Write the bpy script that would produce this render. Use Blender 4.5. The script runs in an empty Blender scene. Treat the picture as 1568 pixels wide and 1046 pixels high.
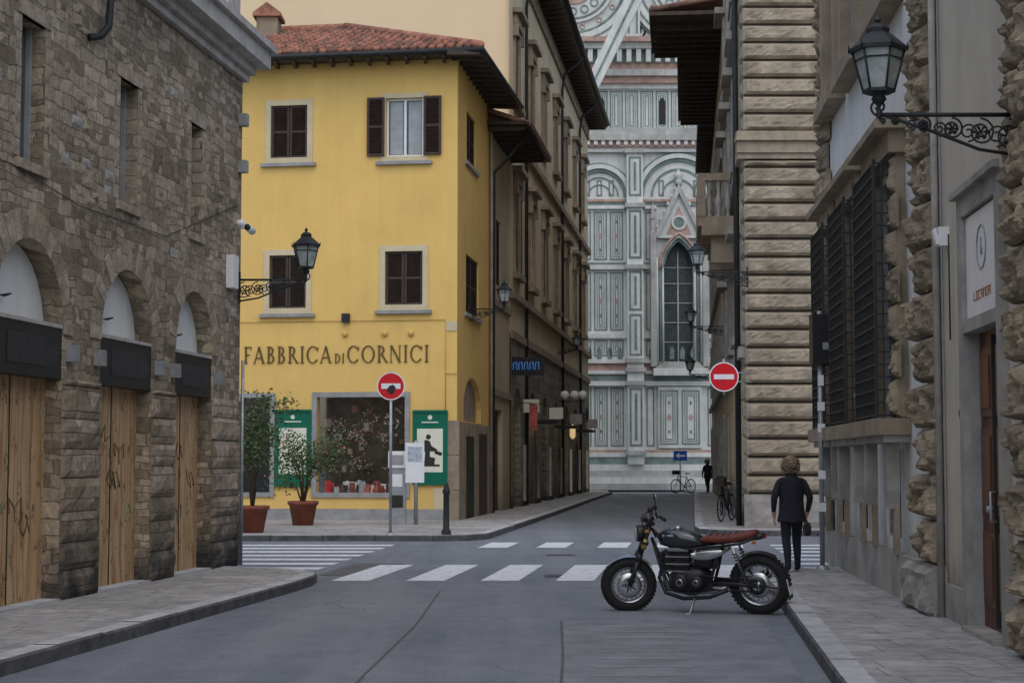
import bpy, math, random
from mathutils import Vector, Matrix, noise
from mathutils.geometry import tessellate_polygon
random.seed(7)
R=random.uniform
sc=bpy.context.scene
# ------------------------------------------------------------------ materials
def nodes(name):
    m=bpy.data.materials.new(name); m.use_nodes=True
    nt=m.node_tree; b=nt.nodes['Principled BSDF']
    return m,nt,b
def mul(c,k): return (min(1,c[0]*k),min(1,c[1]*k),min(1,c[2]*k),1)
def N(nt,t,**k):
    n=nt.nodes.new(t)
    for a,v in k.items(): setattr(n,a,v)
    return n
def mixc(nt,fac,a,b,mode='MIX'):
    n=N(nt,'ShaderNodeMix',data_type='RGBA',blend_type=mode)
    for s,v in ((0,fac),(6,a),(7,b)):
        if hasattr(v,'links') or hasattr(v,'is_linked'): nt.links.new(v,n.inputs[s])
        else: n.inputs[s].default_value=v
    return n.outputs[2]
def ramp(nt,src,a,b):
    n=N(nt,'ShaderNodeMapRange'); n.inputs[1].default_value=a; n.inputs[2].default_value=b
    nt.links.new(src,n.inputs[0]); return n.outputs[0]
def noi(nt,vec,scale,detail=3,rough=.6):
    n=N(nt,'ShaderNodeTexNoise'); n.inputs['Scale'].default_value=scale
    n.inputs['Detail'].default_value=min(detail,4); n.inputs['Roughness'].default_value=rough
    nt.links.new(vec,n.inputs['Vector']); return n.outputs[0]
def mapping(nt,vec,s):
    n=N(nt,'ShaderNodeMapping'); n.inputs['Scale'].default_value=s
    nt.links.new(vec,n.inputs[0]); return n.outputs[0]
def M(name,col,rough=.8,scale=1.5,var=.2,bump=.15,bscale=25,metal=0,streak=0,dirt=0,dirtcol=(.09,.08,.07,1),emit=None,spec=.3):
    m,nt,b=nodes(name); tc=N(nt,'ShaderNodeTexCoord').outputs['Object']
    f=ramp(nt,noi(nt,tc,scale,4,.65),.3,.7)
    c=mixc(nt,f,mul(col,1-var),mul(col,1+var))
    if streak:
        s=ramp(nt,noi(nt,mapping(nt,tc,(2.2,2.2,.18)),1.6,4,.7),.35,.7)
        c=mixc(nt,ramp(nt,s,0,1/streak),c,mul(col,.55))
    if dirt:
        sep=N(nt,'ShaderNodeSeparateXYZ'); nt.links.new(tc,sep.inputs[0])
        ad=N(nt,'ShaderNodeMath',operation='ADD'); nt.links.new(sep.outputs[2],ad.inputs[0])
        mm=N(nt,'ShaderNodeMath',operation='MULTIPLY'); nt.links.new(noi(nt,tc,1.3,4,.7),mm.inputs[0]); mm.inputs[1].default_value=-dirt*1.6
        nt.links.new(mm.outputs[0],ad.inputs[1])
        d=ramp(nt,ad.outputs[0],dirt*.2,-dirt*.8)
        k=N(nt,'ShaderNodeMath',operation='MULTIPLY'); nt.links.new(d,k.inputs[0]); k.inputs[1].default_value=.7
        c=mixc(nt,k.outputs[0],c,dirtcol)
    nt.links.new(c,b.inputs['Base Color'])
    b.inputs['Roughness'].default_value=rough; b.inputs['Metallic'].default_value=metal
    b.inputs['Specular IOR Level'].default_value=spec
    if bump>.06:
        bp=N(nt,'ShaderNodeBump'); bp.inputs['Strength'].default_value=bump; bp.inputs['Distance'].default_value=.02
        nt.links.new(noi(nt,tc,bscale,3,.7),bp.inputs['Height']); nt.links.new(bp.outputs[0],b.inputs['Normal'])
    if emit:
        b.inputs['Emission Color'].default_value=(*emit[:3],1); b.inputs['Emission Strength'].default_value=emit[3]
    return m
def MB(name,c1,c2,mort,bw,rh,ms=.012,dist=.03,rough=.9,bump=.5,flat=False,var=.25,dirt=0,big=.8,scale_noise=12,alt=None):
    m,nt,b=nodes(name); tc=N(nt,'ShaderNodeTexCoord').outputs['Object']
    sep=N(nt,'ShaderNodeSeparateXYZ'); nt.links.new(tc,sep.inputs[0])
    cmb=N(nt,'ShaderNodeCombineXYZ')
    if flat:
        nt.links.new(sep.outputs[0],cmb.inputs[0]); nt.links.new(sep.outputs[1],cmb.inputs[1])
    else:
        ad=N(nt,'ShaderNodeMath',operation='ADD'); nt.links.new(sep.outputs[0],ad.inputs[0]); nt.links.new(sep.outputs[1],ad.inputs[1])
        nt.links.new(ad.outputs[0],cmb.inputs[0]); nt.links.new(sep.outputs[2],cmb.inputs[1])
    nz=N(nt,'ShaderNodeTexNoise'); nz.inputs['Scale'].default_value=2.6; nz.inputs['Detail'].default_value=3
    nt.links.new(tc,nz.inputs['Vector'])
    sb=N(nt,'ShaderNodeVectorMath',operation='SUBTRACT'); nt.links.new(nz.outputs[1],sb.inputs[0]); sb.inputs[1].default_value=(.5,.5,.5)
    sl=N(nt,'ShaderNodeVectorMath',operation='SCALE'); nt.links.new(sb.outputs[0],sl.inputs[0]); sl.inputs['Scale'].default_value=dist*4
    av=N(nt,'ShaderNodeVectorMath',operation='ADD'); nt.links.new(cmb.outputs[0],av.inputs[0]); nt.links.new(sl.outputs[0],av.inputs[1])
    def brick(w,h):
        br=N(nt,'ShaderNodeTexBrick'); br.inputs['Scale'].default_value=1
        br.inputs['Brick Width'].default_value=w; br.inputs['Row Height'].default_value=h
        br.inputs['Mortar Size'].default_value=ms; br.inputs['Mortar Smooth'].default_value=.6; br.inputs['Bias'].default_value=0
        br.inputs['Color1'].default_value=(*c1,1); br.inputs['Color2'].default_value=(*c2,1); br.inputs['Mortar'].default_value=(*mort,1)
        br.squash=.65; br.squash_frequency=3; br.offset_frequency=2
        nt.links.new(av.outputs[0],br.inputs['Vector']); return br
    br=brick(bw,rh); col=br.outputs[0]; fac=br.outputs[1]
    if alt:
        b2=brick(*alt); msk=ramp(nt,noi(nt,tc,.9,2,.5),.49,.51)
        col=mixc(nt,msk,col,b2.outputs[0]); mf=N(nt,'ShaderNodeMix'); nt.links.new(msk,mf.inputs[0]); nt.links.new(fac,mf.inputs[2]); nt.links.new(b2.outputs[1],mf.inputs[3]); fac=mf.outputs[0]
    f=ramp(nt,noi(nt,tc,big,4,.7),.3,.7)
    c=mixc(nt,1.0,col,mixc(nt,f,(1-var,1-var,1-var,1),(1+var*.6,1+var*.6,1+var*.6,1)),'MULTIPLY')
    f2=ramp(nt,noi(nt,tc,scale_noise,3,.7),.25,.75)
    c=mixc(nt,1.0,c,mixc(nt,f2,(.6,.6,.61,1),(1.3,1.26,1.2,1)),'MULTIPLY')
    if dirt:
        ad2=N(nt,'ShaderNodeMath',operation='ADD'); nt.links.new(sep.outputs[2],ad2.inputs[0])
        mm=N(nt,'ShaderNodeMath',operation='MULTIPLY'); nt.links.new(noi(nt,tc,2.3,4,.7),mm.inputs[0]); mm.inputs[1].default_value=-dirt*1.6
        nt.links.new(mm.outputs[0],ad2.inputs[1])
        c=mixc(nt,ramp(nt,ad2.outputs[0],dirt*.1,-dirt*.7),c,(.04,.042,.04,1))
    nt.links.new(c,b.inputs['Base Color']); b.inputs['Roughness'].default_value=rough; b.inputs['Specular IOR Level'].default_value=.25
    mh=N(nt,'ShaderNodeMath',operation='MULTIPLY'); nt.links.new(fac,mh.inputs[0]); mh.inputs[1].default_value=-.9
    ah=N(nt,'ShaderNodeMath',operation='ADD'); nt.links.new(mh.outputs[0],ah.inputs[0]); nt.links.new(noi(nt,tc,scale_noise*1.3,3,.7),ah.inputs[1])
    bp=N(nt,'ShaderNodeBump'); bp.inputs['Strength'].default_value=bump; bp.inputs['Distance'].default_value=.025
    nt.links.new(ah.outputs[0],bp.inputs['Height']); nt.links.new(bp.outputs[0],b.inputs['Normal'])
    return m
def asphalt():
    m,nt,b=nodes('asphalt'); tc=N(nt,'ShaderNodeTexCoord').outputs['Object']
    a=noi(nt,tc,.35,4,.6); g=noi(nt,tc,45,3,.85); t=noi(nt,mapping(nt,tc,(1.2,.07,1)),1.2,4,.6); q=noi(nt,tc,2.2,4,.75)
    c=mixc(nt,ramp(nt,a,.35,.65),(.138,.156,.182,1),(.19,.208,.232,1))
    c=mixc(nt,ramp(nt,t,.4,.72),c,(.225,.24,.26,1))
    c=mixc(nt,1.0,c,mixc(nt,ramp(nt,q,.3,.7),(.86,.86,.86,1),(1.12,1.12,1.12,1)),'MULTIPLY')
    c=mixc(nt,1.0,c,mixc(nt,ramp(nt,g,.3,.7),(.55,.55,.55,1),(1.4,1.4,1.4,1)),'MULTIPLY')
    v=N(nt,'ShaderNodeTexVoronoi',feature='DISTANCE_TO_EDGE'); v.inputs['Scale'].default_value=.42
    nw=N(nt,'ShaderNodeVectorMath',operation='ADD'); nz=N(nt,'ShaderNodeTexNoise'); nz.inputs['Scale'].default_value=1.5; nz.inputs['Detail'].default_value=4
    nt.links.new(tc,nz.inputs[0]); nt.links.new(tc,nw.inputs[0]); nt.links.new(nz.outputs[1],nw.inputs[1]); nt.links.new(nw.outputs[0],v.inputs['Vector'])
    k=N(nt,'ShaderNodeMath',operation='MULTIPLY'); nt.links.new(ramp(nt,v.outputs[0],.007,.0),k.inputs[0]); nt.links.new(ramp(nt,a,.5,.6),k.inputs[1])
    c=mixc(nt,k.outputs[0],c,(.08,.084,.09,1))
    nt.links.new(c,b.inputs['Base Color']); b.inputs['Roughness'].default_value=.7; b.inputs['Specular IOR Level'].default_value=.35
    bp=N(nt,'ShaderNodeBump'); bp.inputs['Strength'].default_value=.45; bp.inputs['Distance'].default_value=.012
    nt.links.new(g,bp.inputs['Height']); nt.links.new(bp.outputs[0],b.inputs['Normal'])
    return m
def paintmat():
    m,nt,b=nodes('road_paint'); tc=N(nt,'ShaderNodeTexCoord').outputs['Object']
    g=noi(nt,tc,6,4,.85)
    c=mixc(nt,ramp(nt,g,.5,.66),(.70,.72,.74,1),(.34,.36,.38,1))
    nt.links.new(c,b.inputs['Base Color']); b.inputs['Roughness'].default_value=.7
    return m
def glassmat(name,col=(.02,.025,.03),rough=.06):
    return M(name,col,rough=rough,var=.3,bump=.0,spec=.6)

ASPH=asphalt(); PAINT=paintmat()
PAVE=MB('stone_paving',(.33,.33,.33),(.41,.405,.40),(.2,.2,.2),.9,.5,.010,.008,.75,.25,flat=True,var=.25,scale_noise=5)
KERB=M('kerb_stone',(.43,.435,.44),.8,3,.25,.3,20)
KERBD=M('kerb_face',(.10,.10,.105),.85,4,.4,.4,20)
RUBBLE=MB('rubble_masonry',(.20,.16,.115),(.47,.39,.295),(.26,.22,.17),.25,.10,.010,.045,.95,.85,var=.35,dirt=.8,big=.6,scale_noise=9,alt=(.38,.165))
ASHL=MB('ashlar_pier',(.27,.22,.16),(.42,.35,.27),(.2,.17,.14),.55,.24,.01,.012,.9,.7,var=.35,dirt=1.3)
VOUS=M('voussoir_stone',(.34,.28,.21),.9,6,.4,.7,15)
CORN=M('cornice_stone',(.46,.435,.40),.85,2,.25,.3,15,streak=.6)
def plywood():
    m,nt,b=nodes('plywood'); tc=N(nt,'ShaderNodeTexCoord').outputs['Object']
    n=noi(nt,mapping(nt,tc,(1,1,.22)),6,4,.6)
    w=N(nt,'ShaderNodeTexWave',wave_type='BANDS',bands_direction='X'); w.inputs['Scale'].default_value=2.2; w.inputs['Distortion'].default_value=16; w.inputs['Detail'].default_value=3
    nt.links.new(mapping(nt,tc,(1,1,.18)),w.inputs['Vector'])
    c=mixc(nt,ramp(nt,n,.3,.7),(.40,.25,.12,1),(.58,.40,.22,1))
    c=mixc(nt,ramp(nt,w.outputs[1],.7,1.0),c,(.34,.19,.085,1))
    g=noi(nt,mapping(nt,tc,(1.6,1.6,1)),3.2,4,.8)
    c=mixc(nt,ramp(nt,g,.585,.60),c,(.20,.12,.05,1))
    nt.links.new(c,b.inputs['Base Color']); b.inputs['Roughness'].default_value=.75
    return m
PLY=plywood()
BLACK=M('black_metal',(.018,.018,.02),.45,3,.2,.1)
IRON=M('wrought_iron',(.022,.026,.028),.55,5,.3,.3)
YEL=M('yellow_plaster',(.78,.52,.165),.9,.5,.08,.25,12,streak=.14)
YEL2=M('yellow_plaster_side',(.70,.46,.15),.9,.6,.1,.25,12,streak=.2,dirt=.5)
FRAMEY=M('pale_window_surround',(.60,.51,.33),.85,2,.1,.15)
GREYST=M('pietra_serena',(.30,.30,.29),.85,3,.2,.3,20)
SHUT=M('brown_shutter',(.06,.04,.032),.6,5,.25,.1)
GLASS=glassmat('window_glass')
SHOPG=glassmat('shop_glass',(.012,.014,.016),.04)
WHITE=M('white_frame',(.75,.76,.76),.6,3,.06,.05)
GREEN=M('green_signboard',(.0,.13,.075),.5,3,.08,.05)
CREAM=M('cream_board',(.72,.72,.58),.6,3,.05,.05)
INK=M('ink',(.03,.03,.025),.7,3,.2,.05)
TEXTM=M('sign_lettering',(.13,.085,.03),.7,5,.2,.1)
TILE=M('roof_tile',(.34,.155,.105),.9,3,.5,.5,8)
TILE2=M('roof_tile_dark',(.22,.12,.09),.9,3,.5,.5,8)
WOOD=M('eave_wood',(.07,.055,.042),.85,4,.3,.3)
OCHRE=M('ochre_plaster',(.64,.53,.36),.9,.5,.15,.3,8,streak=.45,dirt=1.5)
OCHRE2=M('dark_ochre_plaster',(.48,.39,.265),.9,.5,.2,.3,8,streak=.5,dirt=1.5)
PEACH=M('pale_peach_plaster',(.80,.63,.40),.9,.4,.05,.15,8)
DSTONE=MB('dark_street_stone',(.21,.19,.16),(.31,.28,.23),(.12,.11,.09),.9,.42,.02,.01,.9,.6,var=.3,dirt=1.0)
BROWNST=M('brown_trim_stone',(.31,.25,.18),.9,2,.3,.5,10,streak=.5)
RUST=M('rusticated_stone',(.37,.31,.23),.92,1.6,.35,1.0,12,streak=.5)
RUSTD=M('rusticated_joint',(.07,.057,.043),.95,2,.3,.5)
ROUGH=M('rough_quoin_stone',(.27,.22,.155),.95,2.2,.5,1.2,18)
WPL=M('white_plaster',(.70,.70,.67),.9,.7,.1,.2,9,streak=.25,dirt=1.0)
BPL=M('beige_plaster',(.56,.505,.405),.9,.7,.14,.3,9,streak=.35,dirt=.8)
SLATE=M('grey_base_stone',(.33,.31,.28),.85,2,.3,.5,12)
DOOR=M('brown_door',(.11,.042,.025),.5,6,.3,.1)
MW=M('white_marble',(.66,.675,.64),.7,.8,.16,.2,5,streak=.45)  # white greyed in the base colour to stand in for distance haze
MG=M('green_marble',(.165,.215,.20),.6,2,.35,.1)  # contrast with the white softened in the colour, imitating haze
MP=M('pink_marble',(.42,.28,.23),.7,2,.3,.1)
MS=M('weathered_marble',(.42,.42,.39),.8,1,.3,.3,5,streak=.5)
TERRA=M('terracotta',(.22,.07,.045),.8,4,.3,.2)
LEAF=M('leaf_green',(.055,.095,.035),.6,3,.5,0)
LEAF2=M('leaf_light',(.11,.16,.055),.6,3,.5,0)
FLOW=M('flower_red',(.5,.12,.1),.6,3,.3,0)
BARK=M('bark',(.10,.075,.05),.9,8,.3,.5)
RED=M('sign_red',(.60,.012,.02),.4,3,.08,0)
SWHITE=M('sign_white',(.76,.77,.78),.4,3,.06,0)
GALV=M('galvanised_steel',(.34,.36,.37),.45,8,.2,.05,metal=.6)
LGLASS=M('lantern_glass',(.34,.38,.37),.12,6,.35,0)
BLUE=M('neon_blue',(.03,.12,.35),.5,3,.1,0,emit=(.1,.3,.7,.25))
WARM=M('lit_lamp',(.7,.5,.25),.5,3,.1,0,emit=(1,.7,.35,.5))
GLOBE=M('globe_glass',(.75,.74,.68),.3,3,.05,0)
GRAFG=M('graffiti_green',(.14,.28,.12),.7,12,.4,0); GRAFB=M('graffiti_brown',(.15,.10,.05),.7,12,.4,0)

# ------------------------------------------------------------------ mesh builder
class B:
    def __init__(s): s.v=[];s.f=[];s.mi=[];s.sm=[];s.ms=[]
    def m(s,mat):
        if mat not in s.ms: s.ms.append(mat)
        return s.ms.index(mat)
    def add(s,vs,fs,mat,smooth=False):
        o=len(s.v); s.v+= [tuple(v) for v in vs]; k=s.m(mat)
        for f in fs: s.f.append(tuple(i+o for i in f)); s.mi.append(k); s.sm.append(smooth)
    def box(s,x0,x1,y0,y1,z0,z1,mat):
        s.add([(x0,y0,z0),(x1,y0,z0),(x1,y1,z0),(x0,y1,z0),(x0,y0,z1),(x1,y0,z1),(x1,y1,z1),(x0,y1,z1)],
          [(0,3,2,1),(4,5,6,7),(0,1,5,4),(1,2,6,5),(2,3,7,6),(3,0,4,7)],mat)
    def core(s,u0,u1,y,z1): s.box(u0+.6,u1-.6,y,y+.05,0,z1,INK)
    def obox(s,c,ax,ay,az,mat):
        c=Vector(c);ax=Vector(ax);ay=Vector(ay);az=Vector(az)
        vs=[c+i*ax+j*ay+k*az for k in(-1,1) for i,j in((-1,-1),(1,-1),(1,1),(-1,1))]
        s.add(vs,[(0,3,2,1),(4,5,6,7),(0,1,5,4),(1,2,6,5),(2,3,7,6),(3,0,4,7)],mat)
    def prism(s,pts,y0,y1,mat):
        n=len(pts); vs=[(p[0],y0,p[1]) for p in pts]+[(p[0],y1,p[1]) for p in pts]
        s.add(vs,[tuple(range(n)),tuple(range(2*n-1,n-1,-1))]+[(i,i+n,(i+1)%n+n,(i+1)%n) for i in range(n)],mat)
    def slab(s,pts,z0,z1,mat,side=None):
        n=len(pts); vs=[(p[0],p[1],z0) for p in pts]+[(p[0],p[1],z1) for p in pts]
        s.add(vs,[tuple(range(n,2*n))],mat)
        s.add(vs,[(i,(i+1)%n,(i+1)%n+n,i+n) for i in range(n)],side or mat)
    def tube(s,pts,r,mat,seg=6,closed=False,smooth=True):
        pts=[Vector(p) for p in pts]; n=len(pts); vs=[];fs=[]
        rr=r if isinstance(r,(list,tuple)) else [r]*n
        up=None
        for i,p in enumerate(pts):
            if closed: t=pts[(i+1)%n]-pts[i-1]
            else: t=pts[min(i+1,n-1)]-pts[max(i-1,0)]
            t.normalize()
            if up is None:
                up=Vector((0,0,1)) if abs(t.z)<.9 else Vector((1,0,0))
            a=t.cross(up)
            if a.length<1e-4: a=t.orthogonal()
            a.normalize(); b=a.cross(t).normalized(); up=b
            for k in range(seg):
                an=2*math.pi*k/seg; vs.append(p+rr[i]*(math.cos(an)*a+math.sin(an)*b))
        m=n if closed else n-1
        for i in range(m):
            for k in range(seg):
                j=(i+1)%n; fs.append((i*seg+k,i*seg+(k+1)%seg,j*seg+(k+1)%seg,j*seg+k))
        if not closed: fs+= [tuple(range(seg-1,-1,-1)),tuple((n-1)*seg+k for k in range(seg))]
        s.add(vs,fs,mat,smooth)
    def cyl(s,p0,p1,r0,r1,mat,seg=16,smooth=True): s.tube([p0,p1],[r0,r1],mat,seg,False,smooth)
    def lathe(s,c,prof,mat,seg=16,smooth=True,ang=0,axis='z'):
        vs=[];fs=[];n=len(prof)
        for r,z in prof:
            for k in range(seg):
                a=2*math.pi*k/seg+ang
                if axis=='z': vs.append((c[0]+r*math.cos(a),c[1]+r*math.sin(a),c[2]+z))
                else: vs.append((c[0]+r*math.cos(a),c[1]+z,c[2]+r*math.sin(a)))
        for i in range(n-1):
            for k in range(seg): fs.append((i*seg+k,i*seg+(k+1)%seg,(i+1)*seg+(k+1)%seg,(i+1)*seg+k))
        s.add(vs,fs,mat,smooth)
    def loft(s,secs,mat,seg=16,e=2.4):
        vs=[];fs=[];n=len(secs)
        for x,yc,zc,hy,hz in secs:
            for k in range(seg):
                a=2*math.pi*k/seg; ca,sa=math.cos(a),math.sin(a)
                vs.append((x,yc+hy*math.copysign(abs(ca)**(2/e),ca),zc+hz*math.copysign(abs(sa)**(2/e),sa)))
        for i in range(n-1):
            for k in range(seg): fs.append((i*seg+k,i*seg+(k+1)%seg,(i+1)*seg+(k+1)%seg,(i+1)*seg+k))
        fs+=[tuple(range(seg)),tuple(range((n-1)*seg,n*seg))]
        s.add(vs,fs,mat,True)
    def wall(s,outer,holes,depth,mat,rev=None,y=0):
        polys=[[Vector((p[0],p[1],0)) for p in outer]]+[[Vector((p[0],p[1],0)) for p in h] for h in holes]
        flat=[p for q in polys for p in q]
        tri=tessellate_polygon(polys)
        s.add([(p.x,y,p.y) for p in flat],[tuple(t) for t in tri],mat)
        for h in holes:
            n=len(h); vs=[(p[0],y,p[1]) for p in h]+[(p[0],y+depth,p[1]) for p in h]
            s.add(vs,[(i,(i+1)%n,(i+1)%n+n,i+n) for i in range(n)],rev or mat)
    def rock(s,u0,u1,z0,z1,yb,prot,mat,nx=6,nz=4,jit=.03,edge=.03,smooth=False,hf=.7):
        vs=[];fs=[];sd=R(0,99)
        for j in range(nz+1):
            for i in range(nx+1):
                a=i/nx;b_=j/nz; x=u0+(u1-u0)*a; z=z0+(z1-z0)*b_
                d=min(a*(u1-u0),(1-a)*(u1-u0),b_*(z1-z0),(1-b_)*(z1-z0))
                k=min(1,d/edge) if edge>0 else 1
                h=prot*(.35+.65*math.sqrt(k))+jit*k*(noise.noise(Vector((x*4+sd,z*4,sd)))*1.6+noise.noise(Vector((x*13+sd,z*13,sd)))*hf)
                vs.append((x,yb-h,z))
        w=nx+1
        for j in range(nz):
            for i in range(nx): fs.append((j*w+i,j*w+i+1,(j+1)*w+i+1,(j+1)*w+i))
        o=len(vs); rim=[j for j in range(w)]+[j*w+nx for j in range(1,nz+1)]+[nz*w+i for i in range(nx-1,-1,-1)]+[j*w for j in range(nz-1,0,-1)]
        for r_ in rim: vs.append((vs[r_][0],yb,vs[r_][2]))
        n=len(rim)
        for k in range(n): fs.append((rim[k],o+k,o+(k+1)%n,rim[(k+1)%n]))
        s.add(vs,fs,mat,smooth)
    def obj(s,name,parent=None,mat=None,bevel=0,sub=0):
        me=bpy.data.meshes.new(name); me.from_pydata(s.v,[],s.f)
        for m_ in s.ms: me.materials.append(m_)
        me.polygons.foreach_set('material_index',s.mi); me.polygons.foreach_set('use_smooth',s.sm); me.update()
        o=bpy.data.objects.new(name,me); sc.collection.objects.link(o)
        if parent: o.parent=parent
        if mat is not None: o.matrix_local=mat
        if bevel:
            b=o.modifiers.new('bev','BEVEL'); b.width=bevel; b.segments=2; b.limit_method='ANGLE'
        return o
def root(name,mat=None):
    e=bpy.data.objects.new(name,None); sc.collection.objects.link(e); e.empty_display_size=.3
    if mat is not None: e.matrix_world=mat
    return e
def frame(o,d):
    u=Vector((d[0],d[1],0)).normalized(); n=Vector((-u.y,u.x,0))
    return Matrix(((u.x,n.x,0,o[0]),(u.y,n.y,0,o[1]),(0,0,1,0),(0,0,0,1)))
def T(x,y,z=0,rz=0): return Matrix.Translation((x,y,z))@Matrix.Rotation(rz,4,'Z')
def rect(a,b,c,d): return [(a,c),(b,c),(b,d),(a,d)]
def arch(a,b,z0,top,n=14,k=1.0):
    r=(b-a)/2; cx=(a+b)/2; h=r*k; zs=top-h
    return [(a,z0),(b,z0)]+[(cx+r*math.cos(math.pi*i/n),zs+h*math.sin(math.pi*i/n)) for i in range(n+1)]
def gothic(a,b,z0,top,n=8):
    w=b-a; h=w*.9; zs=top-h; p=[(a,z0),(b,z0)]
    for i in range(n+1): t=i/n*math.pi/3; p.append((a+w*math.cos(t),zs+h*math.sin(t)/math.sin(math.pi/3)))
    for i in range(n-1,-1,-1): t=i/n*math.pi/3; p.append((b-w*math.cos(t),zs+h*math.sin(t)/math.sin(math.pi/3)))
    return p
def shutters(b,u0,u1,z0,z1,y,mat=SHUT,leaves=2):
    w=(u1-u0)/leaves
    for l in range(leaves):
        a=u0+l*w+.008; c=a+w-.016; t=.06
        b.box(a,a+t,y,y+.05,z0,z1,mat); b.box(c-t,c,y,y+.05,z0,z1,mat)
        for zz in (z0,(z0+z1)/2-t/2,z1-t): b.box(a+t,c-t,y+.002,y+.048,zz,zz+t,mat)
        z=z0+t+.02
        while z<z1-t-.02:
            b.obox(((a+c)/2,y+.028,z+.015),((c-a)/2-t,0,0),(0,.022,-.016),(0,.003,.004),mat); z+=.052
        b.box(a+.02,c-.02,y+.056,y+.06,z0,z1,INK)
def sash(b,u0,u1,z0,z1,y,mat=WHITE,cols=2,rows=3,glass=GLASS,t=.055):
    b.box(u0,u1,y+.05,y+.06,z0,z1,glass)
    b.box(u0,u0+t,y,y+.049,z0,z1,mat); b.box(u1-t,u1,y,y+.049,z0,z1,mat)
    b.box(u0+t,u1-t,y+.001,y+.048,z0,z0+t,mat); b.box(u0+t,u1-t,y+.001,y+.048,z1-t,z1,mat)
    for i in range(1,cols):
        x=u0+(u1-u0)*i/cols; b.box(x-t*.6,x+t*.6,y-.004,y+.046,z0+t,z1-t,mat)
    for i in range(1,rows):
        z=z0+(z1-z0)*i/rows; b.box(u0+t,u1-t,y+.012,y+.04,z-.015,z+.015,mat)
def surround(b,u0,u1,z0,z1,w,p,mat):
    b.box(u0-w,u0,-p,.03,z0-w,z1+w,mat); b.box(u1,u1+w,-p,.03,z0-w,z1+w,mat)
    b.box(u0,u1,-p+.001,.03,z1,z1+w,mat); b.box(u0,u1,-p+.001,.03,z0-w,z0,mat)

# ------------------------------------------------------------------ ground
b=B(); b.box(-600,600,-200,900,-1,0,ASPH); b.obj('ground')
b=B()
def crop(b,p,z=.004,mat=PAINT): b.add([(q[0],q[1],z) for q in p],[tuple(range(len(p)))],mat)
for x in (-2.0,-.98,.03,1.05,2.08,3.1):
    crop(b,[(x-.26-.2,23.3),(x+.26-.2,23.3),(x+.26+.2,26.9),(x-.26+.2,26.9)])
for x in (-.25,.85,2.0,3.1,4.2):
    crop(b,[(x-.28-.12,32.3),(x+.28-.12,32.3),(x+.28+.12,34.4),(x-.28+.12,34.4)])
for y in (26.0,27.2,28.4,29.6,30.8,32.0,33.2):
    crop(b,[(-13,y-.28),(-2.9+.08*(y-26),y-.28),(-2.85+.08*(y-26),y+.28),(-13,y+.28)])
    crop(b,[(4.4+.08*(y-26),y-.28),(14,y-.28),(14,y+.28),(4.45+.08*(y-26),y+.28)])
b.obj('road_markings')
b=B()
WP=M('worn_paint',(.27,.28,.292),.8,9,.3,0)
for i in range(9):
    y=12.4+i*.55; x=.55+i*.05
    crop(b,[(x,y),(x+.75,y+.03),(x+.76,y+.1),(x+.01,y+.07)],.0045,WP)
PATCH=M('asphalt_patch',(.13,.125,.12),.85,4,.3,.4,40); PATCH2=M('asphalt_patch_light',(.20,.212,.23),.85,2,.25,.4,50); PATCH3=M('manhole_iron',(.07,.07,.072),.6,6,.3,.5,60); SEAM=M('tar_seam',(.085,.09,.095),.6,4,.3,.2)
crop(b,[(-2.75,24.4),(-1.9,24.4),(-1.7,27.3),(-2.5,27.3)],.003,PATCH)
crop(b,[(.2,8),(1.75,8),(2.6,18.1),(.5,17.4)],.002,PATCH2)
crop(b,[(.6,29.5),(1.1,29.5),(1.1,30),(.6,30)],.003,PATCH3); crop(b,[(.45,24.0),(.85,24.0),(.87,24.6),(.47,24.6)],.0025,PATCH3)
def seam(p,w=.02):
    for (x0,y0),(x1,y1) in zip(p,p[1:]): crop(b,[(x0-w,y0),(x0+w,y0),(x1+w,y1),(x1-w,y1)],.0035,SEAM)
seam([(.2,8),(.3,11),(.42,14.2),(.5,17.4)],.012); seam([(-1.2,9),(-1.12,13),(-.95,17),(-.9,21.5)],.012)
b.obj('road_patches')
def offset_poly(pts,d):
    out=[]
    for i,p in enumerate(pts):
        a=Vector(pts[max(i-1,0)]);c=Vector(pts[min(i+1,len(pts)-1)]); t=(c-a).normalized(); out.append((p[0]-t.y*d,p[1]+t.x*d))
    return out
def pavement(name,kerb,back,side):
    b=B(); inn=offset_poly(kerb,side*.22)
    b.slab(inn+back,0,.12,PAVE)
    b.obj(name)
    b=B(); n=len(kerb); cham=offset_poly(kerb,side*.02)
    for i in range(n-1):
        L=(Vector(kerb[i+1])-Vector(kerb[i])).length; k=max(1,round(L/1.1))
        for j in range(k):
            def P(q,t,z): return (q[i][0]+(q[i+1][0]-q[i][0])*t,q[i][1]+(q[i+1][1]-q[i][1])*t,z)
            g=.006/max(L,.1); t0,t1=j/k+g,(j+1)/k-g; h=.125+R(-.004,.005)
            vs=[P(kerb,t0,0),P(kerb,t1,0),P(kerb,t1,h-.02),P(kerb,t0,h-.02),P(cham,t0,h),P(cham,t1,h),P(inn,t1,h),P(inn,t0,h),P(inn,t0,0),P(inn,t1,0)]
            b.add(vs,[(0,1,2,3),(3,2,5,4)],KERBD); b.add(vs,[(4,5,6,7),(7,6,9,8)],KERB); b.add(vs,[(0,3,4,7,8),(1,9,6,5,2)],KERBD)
    b.obj(name.replace('pavement','kerb'))
kl=[(-5.54+.133*y,y) for y in (-6,0,6,12,18,21.5)]+[(-2.6,22.4),(-2.62,23.1),(-2.9,23.8),(-3.4,24.3),(-4.2,24.6),(-8,24.7),(-20,24.8)]
pavement('pavement',kl,[(-20,-6)],1)
kr=[(1.07+.1*y,y) for y in (-6,0,6,12,17,21)]+[(3.24,22.4),(3.5,23.4),(4.0,24.1),(4.8,24.3),(10,24.3),(20,24.3)]
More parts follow.
